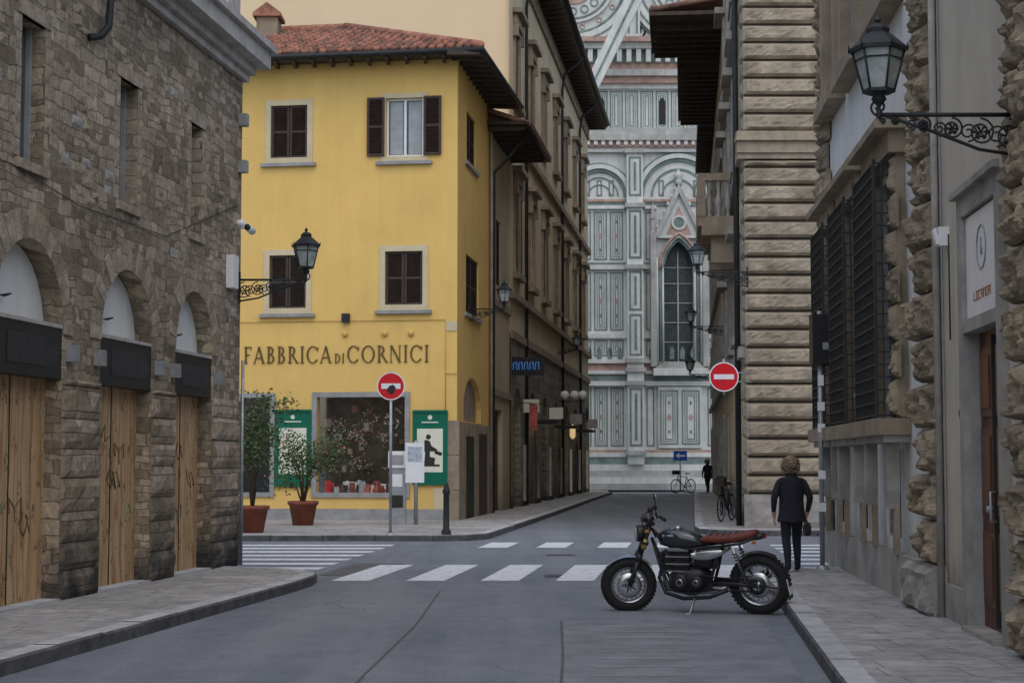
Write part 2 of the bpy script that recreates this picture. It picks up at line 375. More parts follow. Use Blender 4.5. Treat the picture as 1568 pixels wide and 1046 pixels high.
pavement('pavement',kr,[(20,-6)],-1)
ky=[(-25,35),(-6,35),(-2.8,35.0),(-1.6,34.9),(-.9,35.1),(-.5,35.8),(.2,42),(1.2,51),(3.2,69.7),(5.1,87)]
pavement('pavement',ky,[(5.1,91),(-25,91)],1)
kf=[(9.2,87),(7.3,69),(5.3,50),(4.25,40),(4.2,38.4),(4.6,37.7),(5.6,37.4),(12,37.3),(25,37.3)]
pavement('pavement',kf,[(25,91),(9.2,91)],1)

# ------------------------------------------------------------------ left stone building
FL=frame((-7.16,0),(.123,1)); r=root('stone_building',FL)
b=B()
arches=[(10.9,12.75),(13.85,15.7),(16.8,18.67),(19.78,21.6),(22.5,24.15)]
wins=[(11.6,12.15),(14.5,15.05),(17.4,18.02),(20.3,20.92),(23.05,23.55)]
holes=[arch(a,c,.06,3.92) for a,c in arches]+[rect(a,c,4.7,6.2) for a,c in wins]
b.wall(rect(3,25.5,0,7.35),holes,.42,RUBBLE,RUBBLE)
b.core(3,26,.46,7.2)
b.obj('walls',r)
b=B(); b.wall([(0,0),(9,0),(9,7.35),(0,7.35)],[],.1,RUBBLE); b.obj('side_wall',r,T(25.5,0,0,math.pi/2))
b=B()
piers=[(9.8,10.9),(12.75,13.85),(15.7,16.8),(18.67,19.78),(21.6,22.5),(24.15,25.53)]
for a,c in piers:
    z=.1
    while z<2.5:
        h=R(.26,.4)
        b.rock(a-.02,c+.02 if c<25 else c,z,min(z+h,2.52)-.012,0,.045,ASHL,8,4,.022,.025); z+=h
for a,c in arches:
    cx=(a+c)/2; rr=(c-a)/2; zs=3.92-rr; n=19
    for i in range(n):
        t0=math.pi*(i+.03)/n; t1=math.pi*(i+.97)/n; ro=rr+R(.22,.34)
        b.prism([(cx+rr*math.cos(t0),zs+rr*math.sin(t0)),(cx+ro*math.cos(t0),zs+ro*math.sin(t0)),(cx+ro*math.cos(t1),zs+ro*math.sin(t1)),(cx+rr*math.cos(t1),zs+rr*math.sin(t1))],-.004-R(0,.012),.02,random.choice([VOUS,VOUS,ASHL,ROUGH]))
    for s_ in (-1,1): b.box(cx+s_*(rr+.14)-.06,cx+s_*(rr+.14)+.06,-.11,.03,2.7,2.88,GALV)
for a,c in wins:
    b.box(a-.12,c+.12,-.02,.05,6.2,6.36,VOUS); b.box(a-.1,c+.1,-.04,.05,4.6,4.7,VOUS)
    for i in range(8):
        z=4.72+i*.185; w=R(.1,.22); b.rock(a-w,a-.003,z,z+.17,.0,.012,VOUS,3,2,.01,.01); w=R(.1,.22); b.rock(c+.003,c+w,z,z+.17,.0,.012,VOUS,3,2,.01,.01)
for i in range(260):
    u=R(10,25); z=R(3.6,7.1); w=R(.12,.34); h=R(.06,.13)
    if any(a-.35<u<c+.2 and 4.4<z<6.5 for a,c in wins): continue
    if any(((u+w/2-(a+c)/2)**2+(z-3.0)**2)**.5<1.5 for a,c in arches): continue
    b.rock(u,u+w,z,z+h,.0,R(.006,.022),random.choice([VOUS,VOUS,SLATE,ROUGH,BROWNST]),4,3,.012,.012)
b.obj('piers_and_voussoirs',r)
b=B()
for a,c in arches:
    cx=(a+c)/2
    b.box(a,c,.2,.24,.1,2.55,PLY); b.box(cx-.006,cx+.006,.19,.2,.1,2.5,INK)
    b.box(a-.04,c+.04,.02,.2,2.5,3.05,BLACK); b.box(a-.05,c+.05,.01,.21,3.05,3.09,CORN)
    b.box(cx-.5,cx+.5,.01,.0195,2.62,2.93,M('faded_sign_panel',(.035,.035,.037),.6,6,.3,0) if a<11 else bpy.data.materials['faded_sign_panel'])
    p=arch(a+.02,c-.02,3.09,3.9); b.prism(p,.22,.25,WPL)
    b.tube([(cx-.3,.2,3.3),(cx-.25,.1,3.32),(cx-.2,.2,3.3)],.01,BLACK)
    b.box(a,c,-.02,.3,.1,.14,KERB)
    for k in range(5):
        x0=R(a+.2,c-.35); z0=R(.9,2.1); pts=[(x0+.05*i+.07*math.sin(i*2.1+k),.196,z0+.13*math.sin(i*1.7+k*2)) for i in range(7)]
        b.tube(pts,.0065,GRAFG if (k==2) else GRAFB,4)
    for k in range(10):
        z=.3+k*.23
        for x0 in (a+.04,c-.04): b.cyl((x0,.195,z),(x0,.2,z),.008,.008,INK,5)
b.obj('boarded_doors',r)
b=B(); DG=glassmat('dim_glass',(.07,.08,.07),.15)
for a,c in wins:
    b.box(a,c,.2,.21,4.7,6.2,DG)
    b.box(a,a+.05,.15,.2,4.7,6.2,GREYST); b.box(c-.05,c,.15,.2,4.7,6.2,GREYST)
b.obj('windows',r)
b=B()
for k,(z0,z1,p) in enumerate(((7.3,7.42,.08),(7.42,7.55,.16),(7.55,7.8,.34),(7.8,7.9,.42))): b.box(3,25.5+p,-p,4,z0,z1-.002,CORN)
b.box(3,25.4,.05,.4,7.9,9.2,WPL); b.box(25.0,25.4,.05,4,7.9,9.2,WPL)
b.box(24.9,25.3,-.01,.05,7.9,9.2,CORN)
b.obj('cornice_and_upper_wall',r)
b=B()
b.tube([(19.6,-.12,8),(19.6,-.12,6.9),(19.5,-.14,6.6),(19.35,-.1,6.45),(19.2,-.03,6.4)],.045,IRON,8)
b.box(24.75,24.98,-.12,0,4.12,4.6,SWHITE); b.tube([(25.4,-.08,0.1),(25.4,-.08,3.1)],.025,GALV,8)
b.tube([(12,-.02,4.5),(17.2,-.02,4.6),(19,-.02,4.45),(22,-.02,4.5),(24.9,-.02,5.3),(25.3,-.02,5.4)],.006,INK)
for z in (5.9,6.6): b.box(25.3,25.45,-.12,0,z,z+.18,GREYST)
b.obj('pipes_and_junction_box',r)
rc=root('security_camera',FL@T(25.3,0,5.02)); b=B()
b.tube([(0,0,.05),(0,-.12,.05),(.02,-.18,.03)],.025,SWHITE,8); b.cyl((-.14,-.2,.03),(.1,-.2,.0),.055,.055,SWHITE,12); b.cyl((-.17,-.2,.033),(-.14,-.2,.03),.045,.045,INK,12); b.lathe((0,-.05,.12),[(0,.05),(.07,.03),(.08,-.03),(.05,-.06),(0,-.07)],SWHITE,12); b.obj('camera_body',rc)

# ------------------------------------------------------------------ lantern
def lantern(M4,L=1.0,s=1.0,name='street_lamp'):
    rt=root(name,M4); b=B()
    def spiral(cx,cz,r0,r1,a0,a1,n=22):
        return [(cx+(r0+(r1-r0)*i/n)*math.cos(a0+(a1-a0)*i/n),0,cz+(r0+(r1-r0)*i/n)*math.sin(a0+(a1-a0)*i/n)) for i in range(n+1)]
    b.box(0,.03,-.035,.035,-.35,.12,IRON)
    b.tube([(0,0,0),(L,0,0)],.018,IRON,6); b.tube([(0,0,-.32),(L*.3,0,-.27),(L*.65,0,-.12),(L*.95,0,-.01)],.014,IRON,6)
    k=5
    for i in range(k):
        t=(i+.45)/k; h=.30*(1-t)**.8+.03; cx=L*t; cz=-h*.5-.005; rr=h*.42
        b.tube(spiral(cx,cz,rr,rr*.2,.5*math.pi,.5*math.pi+3.6*math.pi),.009,IRON,5)
        b.tube(spiral(cx+L*.09,cz-.0,rr*.7,rr*.15,-.5*math.pi,-.5*math.pi-3.2*math.pi),.008,IRON,5)
        for a in range(6):
            an=a*math.pi/3; b.tube([(cx,0,cz),(cx+rr*.55*math.cos(an),.012,cz+rr*.55*math.sin(an))],[.004,.016],IRON,5)
    b.tube(spiral(L*1.0,.06,.07,.02,-.5*math.pi,2*math.pi),.01,IRON,5)
    b.obj('bracket',rt)
    b=B(); x=L+.0
    b.lathe((x,0,0),[(.012,-.03),(.03,0),(.02,.03),(.012,.06),(.035,.09),(.06,.12),(.045,.15),(.10*s,.18)],IRON,12)
    z0=.17*s; z1=.50*s; r0=.115*s; r1=.2*s; q=math.pi/4
    b.lathe((x,0,0),[(r0*.94,z0),(r1*.94,z1)],LGLASS,6,False,q)
    b.lathe((x,0,0),[(.0,z0),(r0*1.1,z0),(r0*1.1,z0+.025),(0,z0+.025)],IRON,6,False,q)
    b.lathe((x,0,0),[(0,z1),(r1*1.12,z1-.01),(r1*1.14,z1+.02),(r1*.95,z1+.05*s),(r1*.55,z1+.12*s),(r1*.42,z1+.14*s),(r1*.45,z1+.17*s),(r1*.3,z1+.2*s),(.012,z1+.22*s),(.03*s,z1+.24*s),(.005,z1+.28*s)],IRON,6,False,q)
    for k in range(6):
        a=q+k*math.pi/3; b.tube([(x+r0*math.cos(a),r0*math.sin(a),z0),(x+r1*math.cos(a),r1*math.sin(a),z1)],.009*s,IRON,5)
        b.tube([(x+r1*1.1*math.cos(a),r1*1.1*math.sin(a),z1),(x+r1*1.12*math.cos(a),r1*1.12*math.sin(a),z1+.06*s)],[.012,.003],IRON,4)
        a2=a+math.pi/3; zz=z0+(z1-z0)*.78; rz=r0+(r1-r0)*.78; b.tube([(x+rz*math.cos(a),rz*math.sin(a),zz),(x+rz*math.cos(a2),rz*math.sin(a2),zz)],.006*s,IRON,4)
    b.obj('lantern',rt)
lantern(T(-4.06,25.2,4.30),1.0)
lantern(T(3.93,13.0,4.27,math.pi),1.1,1.0)
lantern(T(-1.2,46.2,5.75,-.15),1.0,1.0)
lantern(T(5.35,38.5,5.9,math.pi),1.15,.95)
lantern(T(7.4,59,6.3,math.pi),1.2,.95)
lantern(T(8.1,66,5.0,math.pi),1.2,.95)
lantern(T(1.7,71,6.3,0),1.0,.9)

# ------------------------------------------------------------------ yellow building
r=root('yellow_corner_building'); FY=frame((-1.42,44.1),(5.8,-.9)); FF=frame((-1.42,44.1),(.123,1))
b=B()
Hs=[rect(-5.05,-4.05,9.65,11.05),rect(-1.92,-.92,9.6,11.15),rect(-5.05,-4.05,5.65,7.05),rect(-1.92,-.92,5.7,7.1),
    rect(-5.8,-4.98,.8,3.3),rect(-3.72,-1.37,.78,3.3)]
b.wall(rect(-14,0,.0,12.2),Hs,.25,YEL)
b.core(-14,-.01,.75,12.1)
b.box(-14,-.2,-.05,-.002,0,.40,GREYST)
b.obj('front_wall',r,FY)
b=B()
surround(b,-5.05,-4.05,9.65,11.05,.15,.025,FRAMEY); surround(b,-5.05,-4.05,5.65,7.05,.15,.025,FRAMEY); surround(b,-1.92,-.92,5.7,7.1,.15,.025,FRAMEY); surround(b,-1.92,-.92,9.6,11.15,.13,.025,FRAMEY)
for a,c,z in ((-5.3,-3.8,9.5),(-5.3,-3.8,5.5),(-2.17,-.67,5.55),(-2.17,-.67,9.47)): b.box(a,c,-.12,0,z-.09,z-.003,GREYST)
shutters(b,-5.05,-4.05,9.65,11.05,.04); shutters(b,-5.05,-4.05,5.65,7.05,.04); shutters(b,-1.92,-.92,5.7,7.1,.04)
CURT=M('curtain',(.34,.37,.38),.9,3,.2,.1)
sash(b,-1.92,-.92,9.6,11.15,.1,cols=2,rows=1)
for k in (-1.66,-1.17): b.box(k-.17,k+.17,.146,.149,9.68,11.07,CURT)
shutters(b,-2.42,-1.94,9.62,11.17,-.09,leaves=1); shutters(b,-.9,-.42,9.62,11.17,-.09,leaves=1)
b.obj('windows_and_shutters',r,FY)
b=B()
surround(b,-3.72,-1.37,.82,3.3,.13,.05,GREYST); surround(b,-5.8,-4.98,.82,3.3,.12,.05,GREYST)
b.box(-5.8,-4.98,.15,.16,.8,3.3,SHOPG)
SG=bpy.data.materials.new('shop_pane'); SG.use_nodes=True; nt=SG.node_tree; nt.nodes.clear()
o_=N(nt,'ShaderNodeOutputMaterial'); mx=N(nt,'ShaderNodeMixShader'); tr=N(nt,'ShaderNodeBsdfTransparent'); gl=N(nt,'ShaderNodeBsdfGlossy'); gl.inputs['Roughness'].default_value=.03; mx.inputs[0].default_value=.14
nt.links.new(tr.outputs[0],mx.inputs[1]); nt.links.new(gl.outputs[0],mx.inputs[2]); nt.links.new(mx.outputs[0],o_.inputs[0])
b.box(-3.72,-1.37,.1,.105,.78,3.3,SG)
b.box(-3.8,-1.3,.66,.68,.7,3.4,M('shop_interior',(.07,.055,.04),.9,2,.5,0)); b.box(-3.8,-1.3,.2,.65,.75,.8,WHITE)
for i in range(80):
    u=R(-3.62,-1.47); y=R(.16,.5); w=R(.06,.15); h=R(.1,.36); z=.8
    mt=random.choice([SWHITE,RED,SWHITE,TERRA,GALV,BLUE if 0 else BLACK,FLOW,CREAM])
    if i%3==0: b.lathe((u,y,z),[(0,0),(w*.5,0),(w*.7,h*.4),(w*.25,h*.8),(w*.35,h),(0,h)],mt,10)
    else: b.obox((u,y,z+h/2),(w/2,.02,0),(-.01,.02,0),(0,.02,h/2),mt)
FRG=M('picture_frame_gilt',(.26,.17,.08),.5,8,.4,.1)
for i in range(40):
    u=R(-3.55,-1.55); z=R(1.4,3.05); w=R(.03,.1); h=w*R(.8,1.5); y=R(.3,.6); mt=random.choice([FRG,FRG,TERRA,SLATE,FRG])
    if i%3==0:
        for a_,c_,e_,f_ in ((-w,w,-h,-h+.02),(-w,w,h-.02,h),(-w,-w+.02,-h+.02,h-.02),(w-.02,w,-h+.02,h-.02)): b.box(u+a_,u+c_,y-.01,y+.01,z+e_,z+f_,mt)
        b.box(u-w+.02,u+w-.02,y,y+.008,z-h+.02,z+h-.02,random.choice([GREYST,TERRA,SLATE]))
    else:
        for k in range(14): b.obox((u+random.gauss(0,.08),y-.02,z+random.gauss(0,.1)),(R(.01,.03),0,R(-.02,.02)),(0,.004,0),(R(-.01,.01),0,.015),random.choice([CREAM,SLATE,LEAF2,FRG,FLOW]))
b.obj('shop_window',r,FY)
b=B()
for a,c,z0,z1,k in ((-4.85,-3.87,1.0,2.95,0),(-1.16,-.24,1.05,2.92,1)):
    b.box(a,c,-.05,0,z0,z1,GREEN); b.box(a+.12,c-.12,-.06,-.05,z0+.3,z1-.45,CREAM)
    b.box(a,c,-.08,-.0505,z1-.03,z1+.03,GREEN); b.box(a,c,-.08,-.0505,z0-.03,z0+.03,GREEN)
    cx=(a+c)/2
    b.lathe((cx,-.055,z1-.16),[(0,0),(.06,0),(.06,-.004),(0,-.004)],CREAM,14,False,axis='y')
    b.box(cx-.22,cx+.22,-.062,-.05,z1-.30,z1-.27,CREAM)
    if k:
        b.prism([(cx-.30,z0+.45),(cx-.14,z0+.58),(cx-.12,z0+.8),(cx-.2,z0+.98),(cx-.12,z0+1.14),(cx+.0,z0+1.1),(cx+.04,z0+.98),(cx+.2,z0+.88),(cx+.18,z0+.83),(cx+.0,z0+.84),(cx+.0,z0+.7),(cx+.14,z0+.66),(cx+.12,z0+.5),(cx+.26,z0+.5),(cx+.26,z0+.45)],-.066,-.06,INK)
        b.cyl((cx-.04,-.066,z0+1.21),(cx-.04,-.06,z0+1.21),.065,.065,INK,14); b.prism([(cx+.12,z0+.78),(cx+.3,z0+.72),(cx+.33,z0+.8),(cx+.15,z0+.86)],-.067,-.0601,INK)
    else:
        for i in range(9): b.obox((cx+R(-.25,.2),-.063,z0+R(.5,1.2)),(R(.02,.07),0,R(-.03,.03)),(0,.002,0),(R(-.02,.02),0,R(.01,.04)),INK)
for u,z in ((-2.98,4.95),(-1.92,4.95),(-1.22,4.95)): b.cyl((u,-.06,z),(u,0,z),.08,.08,YEL2,14)
b.box(-3.05,-2.85,-.14,-.02,5.25,5.48,IRON)
b.tube([(-14,-.03,5.3),(-.3,-.03,5.3),(-.3,-.03,2.95)],.012,YEL2); b.tube([(-.32,-.03,3.9),(.0,-.03,3.9)],.012,YEL2)
b.box(-.3,0,-.02,-.001,5.0,5.25,FRAMEY)
b.box(-.62,-.1,-.02,-.001,.4,.95,FRAMEY)
b.obj('sign_boards',r,FY)
b=B()
def glyph(ch,x,z,h):
    TH=.125*h; y0,y1=-.035,-.002
    def bar(x0,x1,z0,z1): b.box(x+x0*h,x+x1*h,y0,y1,z+z0*h,z+z1*h,TEXTM)
    def stem(cx,w=TH/h): bar(cx-w/2,cx+w/2,0,1); bar(cx-w/2-.07,cx+w/2+.07,0,.035); bar(cx-w/2-.07,cx+w/2+.07,.965,1)
    def diag(x0,z0,x1,z1,w): b.prism([(x+(x0-w/2)*h,z+z0*h),(x+(x0+w/2)*h,z+z0*h),(x+(x1+w/2)*h,z+z1*h),(x+(x1-w/2)*h,z+z1*h)],y0-.001,y1,TEXTM)
    def arc(cx,cz,rx,rz,a0,a1,tw=.125):
        n=18;P=[]
        for i in range(n+1):
            a=a0+(a1-a0)*i/n; w=.04+(tw-.04)*abs(math.cos(a)); P.append((a,w))
        for i in range(n):
            q=[]
            for (a,w),s_ in ((P[i],1),(P[i+1],1),(P[i+1],0),(P[i],0)):
                k=0 if s_ else w; q.append((x+(cx+(rx-k)*math.cos(a))*h,z+(cz+(rz-k*.8)*math.sin(a))*h))
            b.prism(q,y0-.002,y1,TEXTM)
    pi=math.pi
    if ch=='I': stem(.15); return .34
    if ch=='F': stem(.15); bar(.2,.55,.955,1); bar(.52,.56,.8,1); bar(.2,.45,.5,.545); return .66
    if ch=='A': diag(.03,0,.38,1,.05); diag(.72,0,.38,1,.13); bar(.15,.62,.3,.345); bar(-.05,.13,0,.035); bar(.6,.84,0,.035); return .86
    if ch=='B': stem(.15); arc(.25,.76,.27,.24,-pi/2,pi/2); arc(.25,.27,.33,.27,-pi/2,pi/2); return .7
    if ch=='R': stem(.15); arc(.25,.74,.3,.26,-pi/2,pi/2); diag(.72,0,.33,.5,.13); bar(.62,.84,0,.03); return .82
    if ch=='D': stem(.15); arc(.25,.5,.5,.5,-pi/2,pi/2); return .9
    if ch=='C': arc(.5,.5,.47,.51,.22*pi,1.78*pi); bar(.86,.9,.7,.95); return .98
    if ch=='O': arc(.5,.5,.5,.51,0,2*pi); return 1.06
    if ch=='N': stem(.1,.05); stem(.75,.05); diag(.75,0,.12,1,.13); return .92
    return .3
x=-5.82
for ch in 'FABBRICA': x+=glyph(ch,x,4.2,.44)*.44+.052
x+=.04
for ch in 'DI': x+=glyph(ch,x,4.2,.24)*.24+.03
x+=.05
for ch in 'CORNICI': x+=glyph(ch,x,4.2,.44)*.44+.055
b.v=[(-5.72+(v[0]+5.82)*.805,v[1],v[2]) for v in b.v]
b.obj('sign_lettering',r,FY)
b=B()
b.wall(rect(0,6.2,0,12.2),[rect(1.6,3.3,9.7,11.1),rect(1.5,3.9,5.6,7.2),arch(1.1,4.4,2.7,3.9,10,.5)],.2,YEL2)
shutters(b,1.5,3.9,5.6,7.2,.05); shutters(b,1.6,3.3,9.7,11.1,.05)
b.box(1.3,3.6,-.08,0,9.6,9.7,GREYST); b.box(1.2,4.2,-.08,0,5.5,5.6,GREYST)
b.prism(arch(1.1,4.4,2.7,3.9,10,.5),.15,.18,BROWNST)
for z in (0,.9,1.8): b.box(-.03,.0,-.06,.3,z,z+.88,BROWNST)
b.box(0.02,6.2,-.06,-.002,0,2.65,BROWNST); b.box(1.2,2.6,-.07,-.0605,0,2.3,INK); b.box(3.6,5.2,-.07,-.0605,0,2.4,SHUT)
b.tube([(6.0,-.08,.1),(6.0,-.08,12)],.05,BROWNST,8)
b.obj('flank_wall',r,FF)
b=B()
def W(mx,x,y,z): return mx@Vector((x,y,z))
e=.75; zE=12.2
A=W(FY,.75,-e,zE); Lf=W(FY,-14,-e,zE); Bk=W(FF,6.4,-.85,zE)
h1=W(FY,-4.2,4.5,14.2); h2=W(FY,-14,4.5,14.2); h3=W(FF,6.4,4.6,14.2)
b.add([Lf,A,h1,h2],[(0,1,2,3)],TILE2); b.add([A,Bk,h3,h1],[(0,1,2,3)],TILE2)
lo=[Vector((p.x,p.y,zE-.1)) for p in (Lf,A,Bk)]
w0=W(FY,-14,.1,zE-.05); w1=W(FY,-.1,.1,zE-.05); w2=W(FF,6.4,.1,zE-.05)
b.add([lo[0],lo[1],w1,w0],[(0,1,2,3)],WOOD); b.add([lo[1],lo[2],w2,w1],[(0,1,2,3)],WOOD)
b.add([Lf,A,Bk]+lo,[(0,1,4,3),(1,2,5,4)],WOOD)
b.tube([Lf+Vector((0,-.06,-.03)),A+Vector((.06,-.06,-.03)),Bk+Vector((.08,0,-.03))],.075,IRON,8)
nT=int((A-Lf).length/.24); sl=h2-Lf
for i in range(nT):
    t=(i+.5)/nT; a=Lf.lerp(A,t); c=a+sl; m_=int(sl.length/.4)
    for j in range(m_):
        lim=(A-Lf).length-((A-Lf).length-(h1-h2).length)*(j/m_)
        if t*(A-Lf).length>lim: break
        s0=a.lerp(c,j/m_); s1=a.lerp(c,(j+1.1)/m_)
        b.tube([s0+Vector((R(-.02,.02),0,.08+R(-.01,.015))),s1+Vector((0,0,.05))],[.085,.065],random.choice([TILE,TILE,TILE2]),6)
b.tube([A+Vector((0,0,.1)),h1+Vector((0,0,.12))],.11,TILE,8); b.tube([h1+Vector((0,0,.1)),h2+Vector((0,0,.1))],.11,TILE,8)
for i in range(12):
    t=i/12; a=A.lerp(Bk,t)+Vector((-.1,0,-.1)); b.obox(a+Vector((-.35,0,0)),(.42,0,0),(0,.05,0),(0,0,.06),WOOD)
for i in range(28):
    a=W(FY,-13.8+i*.5,-.38,zE-.12); b.obox(a,(.04,0,0),(0,.36,0),(0,0,.05),WOOD)
b.obj('roof',r)
r2=root('chimney'); b=B(); b.box(-7.3,-6.7,48,48.8,13,14.3,BROWNST); b.box(-7.4,-6.6,47.9,48.9,14.3,14.4,TILE); b.prism([(-7.4,14.4),(-6.6,14.4),(-7.0,14.7)],47.9,48.9,TILE); b.obj('stack',r2)

# ------------------------------------------------------------------ left street row
FLF=frame((-6.84,0),(.123,1))
r=root('low_street_house'); b=B()
b.wall(rect(50.6,55.3,0,11.4),[rect(52,53.1,7,9),rect(51.4,53.6,.1,3.2)],.2,OCHRE2); b.core(50,55.9,.3,11.3)
shutters(b,52,53.1,7,9,.04); b.box(51.4,53.6,.15,.2,.1,3.2,SHUT)
b.box(50.0,56.0,-1.15,.1,11.5,11.6,WOOD); b.obox((53,.4,12.1),(3,0,0),(0,1.7,.6),(0,-.02,.06),TILE2)
for i in range(9): b.box(50.2+i*.68,50.32+i*.68,-1.1,0,11.36,11.49,WOOD)
b.tube([(50,-1.2,11.5),(56,-1.2,11.5)],.08,IRON,8); b.tube([(50.9,-1.1,11.4),(50.8,-.5,10.6),(50.8,-.1,10.2),(50.8,-.08,.1)],.05,IRON,8)
for z in (6.3,3.6): b.box(50.6,55.3,-.08,0,z,z+.2,BROWNST)
b.obj('body',r,FLF)
r=root('ochre_palazzo'); b=B()
ws=[57.2,61.6,66,70.6,75.2,79.8,84.4]; H=[]
for u in ws: H+=[rect(u-.6,u+.6,13.7,16.0),rect(u-.6,u+.6,8.0,10.7),arch(u-1.1,u+1.1,.1,4.1,8)]
b.wall(rect(55.3,88,0,18.9),H,.3,OCHRE); b.core(55.0,88.6,.36,18.8)
b.obj('street_wall',r,FLF)
b=B()
b.wall(rect(55.3,88,.0,5.6),[arch(u-1.1,u+1.1,.1,4.1,8) for u in ws],.3,DSTONE,y=-.05)
for i,u in enumerate(ws):
    for z0,z1 in ((13.7,16),(8,10.7)):
        surround(b,u-.6,u+.6,z0,z1,.16,.08,BROWNST); b.box(u-.95,u+.95,-.22,0,z0-.35,z0-.16,BROWNST)
        b.box(u-.9,u+.9,-.15,0,z1+.16,z1+.5,BROWNST); b.box(u-1.05,u+1.05,-.32,0,z1+.5,z1+.66,BROWNST)
        for s_ in (-.8,.8): b.box(u+s_-.09,u+s_+.09,-.18,0,z1-.25,z1+.16,BROWNST)
        if (i+int(z0))%3: shutters(b,u-.6,u+.6,z0,z1,.03)
        else: sash(b,u-.6,u+.6,z0,z1,.12,rows=3)
        if z0<9 and i%2==0: shutters(b,u+.62,u+1.15,z0,z1,-.07,leaves=1)
    b.box(u-1.1,u+1.1,.2,.25,.1,4.1,[SHUT,SHOPG,INK][i%3])
    if i%2: b.box(u-1.1,u+1.1,-.9,-.1,3.0,3.1,INK)
    b.box(u+1.5,u+1.75,-.14,-.051,.3,2.2,random.choice([CREAM,SLATE,TERRA])); b.box(u+1.55,u+1.6,-.6,-.06,3.3,3.75,random.choice([CREAM,IRON,SLATE])) if i%2==0 else None
b.box(55.3,88,-.18,0,12.2,12.45,BROWNST); b.box(55.3,88,-.12,-.051,5.6,5.85,BROWNST); b.box(55.3,88,-.2,0,6.9,7.1,BROWNST); b.box(55.3,88,-.1,0,18.2,18.9,BROWNST)
b.box(54.9,88.5,-1.0,.1,18.95,19.1,WOOD); b.tube([(54.9,-1.05,19.1),(88.5,-1.05,19.1)],.1,IRON,8)
for i in range(48): b.box(55+i*.7,55.18+i*.7,-.95,0,18.75,18.94,WOOD)
for u in (59.4,72.9,82): b.tube([(u,-1,18.9),(u,-.2,18.2),(u,-.1,17.5),(u,-.1,.2)],.06,IRON,8)
for i in range(60): b.tube([(55+i*.56,-1.0,19.2),(55+i*.56,1.5,19.8)],.11,TILE,6)
b.obj('stone_trim_and_windows',r,FLF)
b=B(); b.wall(rect(-10,0,0,18.9),[],.1,PEACH); b.box(-10,0,-.4,0,18.95,19.1,WOOD); b.obj('gable_wall',r,T(-.06,55.1,0))
r=root('peach_background_building'); b=B(); b.box(-30,-9.5,62,63,0,22,PEACH); b.box(-30.5,-9,61.5,64,22,22.3,TILE)
for x in (-26,-22,-18,-14): b.box(x,x+1.2,61.95,62,15,17.5,SHUT)
b.obj('body',r)
r=root('neon_shop_sign',FLF@T(55.5,-1.1,4.7)); b=B()
b.box(.03,.08,0,1.1,-.3,.3,BLACK)
for i in range(5): b.tube([(-.02,.15+i*.18,-.12),(-.02,.18+i*.18,.14),(-.02,.27+i*.18,.1),(-.02,.27+i*.18,-.12)],.02,BLUE,5)
b.obj('letters',r)
r=root('globe_wall_lamp',FLF@T(71,0,4.36)); b=B()
for y in (-.35,-.75,-1.1): b.lathe((0,y,0),[(0,-.2),(.12,-.16),(.2,0),(.14,.15),(0,.2)],GLOBE,12)
b.tube([(0,0,-.25),(0,-1.15,-.25)],.02,IRON); b.obj('globes',r)
r=root('lit_shop_lantern',FLF@T(73,-.5,2.9)); b=B(); b.lathe((0,0,0),[(.05,-.3),(.12,-.2),(.12,.2),(.05,.3)],WARM,8); b.tube([(0,0,.3),(0,.5,.4)],.02,IRON); b.obj('body',r)
r=root('shop_flag',FLF@T(57.5,-.4,3.1)); b=B(); b.add([(0,0,.5),(0,-.3,.4),(0,-.25,-.5),(0,-.1,-.3),(0,0,-.6)],[(0,1,2,3,4)],FLOW); b.tube([(0,.4,.5),(0,-.35,.45)],.015,IRON); b.obj('cloth',r)
r=root('traffic_mirror',FLF@T(83,-.3,3.9)); b=B(); b.lathe((0,0,0),[(0,-.1),(.35,-.05),(.4,0),(0,.02)],INK,18,axis='y'); b.tube([(0,.3,0),(0,0,0)],.03,IRON); b.obj('body',r)

# ------------------------------------------------------------------ cathedral
FD=T(0,95,0); r=root('cathedral',FD)
b=B()
b.wall(rect(-12,26,0,20.3),[gothic(8.5,10.15,7.2,14.0),gothic(-1.6,.1,7.2,14.0),gothic(18.5,20.2,7.2,14.0)],.9,MW,MS)
b.box(-12,26,1.0,10,0,20.2,MS)
GL2=M('stained_glass',(.045,.06,.065),.3,6,.5,.4)
for c0 in (8.5,-1.6,18.5):
    b.prism(gothic(c0,c0+1.65,7.2,14.0),.6,.64,GL2)
    b.box(c0+.79,c0+.87,.5,.6,7.2,13.4,MS)
    for z in (8.3,9.4,10.5,11.6,12.5): b.box(c0,c0+1.65,.53,.58,z,z+.05,MS)
b.obj('aisle_wall',r)
b=B()
def panel(u0,u1,z0,z1,y=0,kind=1):
    w=.075
    b.box(u0,u0+w,y-.03,y+.01,z0,z1,MG); b.box(u1-w,u1,y-.03,y+.01,z0,z1,MG); b.box(u0+w,u1-w,y-.031,y+.01,z0,z0+w,MG); b.box(u0+w,u1-w,y-.031,y+.01,z1-w,z1,MG)
    if u1-u0>.6:
        for g,t,mt in ((.16,.035,MG),(.27,.05,MG)):
            b.box(u0+g,u0+g+t,y-.025,y+.01,z0+g,z1-g,mt); b.box(u1-g-t,u1-g,y-.025,y+.01,z0+g,z1-g,mt); b.box(u0+g+t,u1-g-t,y-.026,y+.01,z0+g,z0+g+t,mt); b.box(u0+g+t,u1-g-t,y-.026,y+.01,z1-g-t,z1-g,mt)
        cx=(u0+u1)/2; cz=(z0+z1)/2; q=min((u1-u0)*.13,.15)
        if kind: b.prism([(cx-q,cz),(cx,cz-q*1.6),(cx+q,cz),(cx,cz+q*1.6)],y-.03,y,MP)
        if kind==1 and z1-z0>2:
            for dz in (-.8,.8): b.prism([(cx-.07,cz+dz),(cx,cz+dz-.12),(cx+.07,cz+dz),(cx,cz+dz+.12)],y-.03,y,MG)
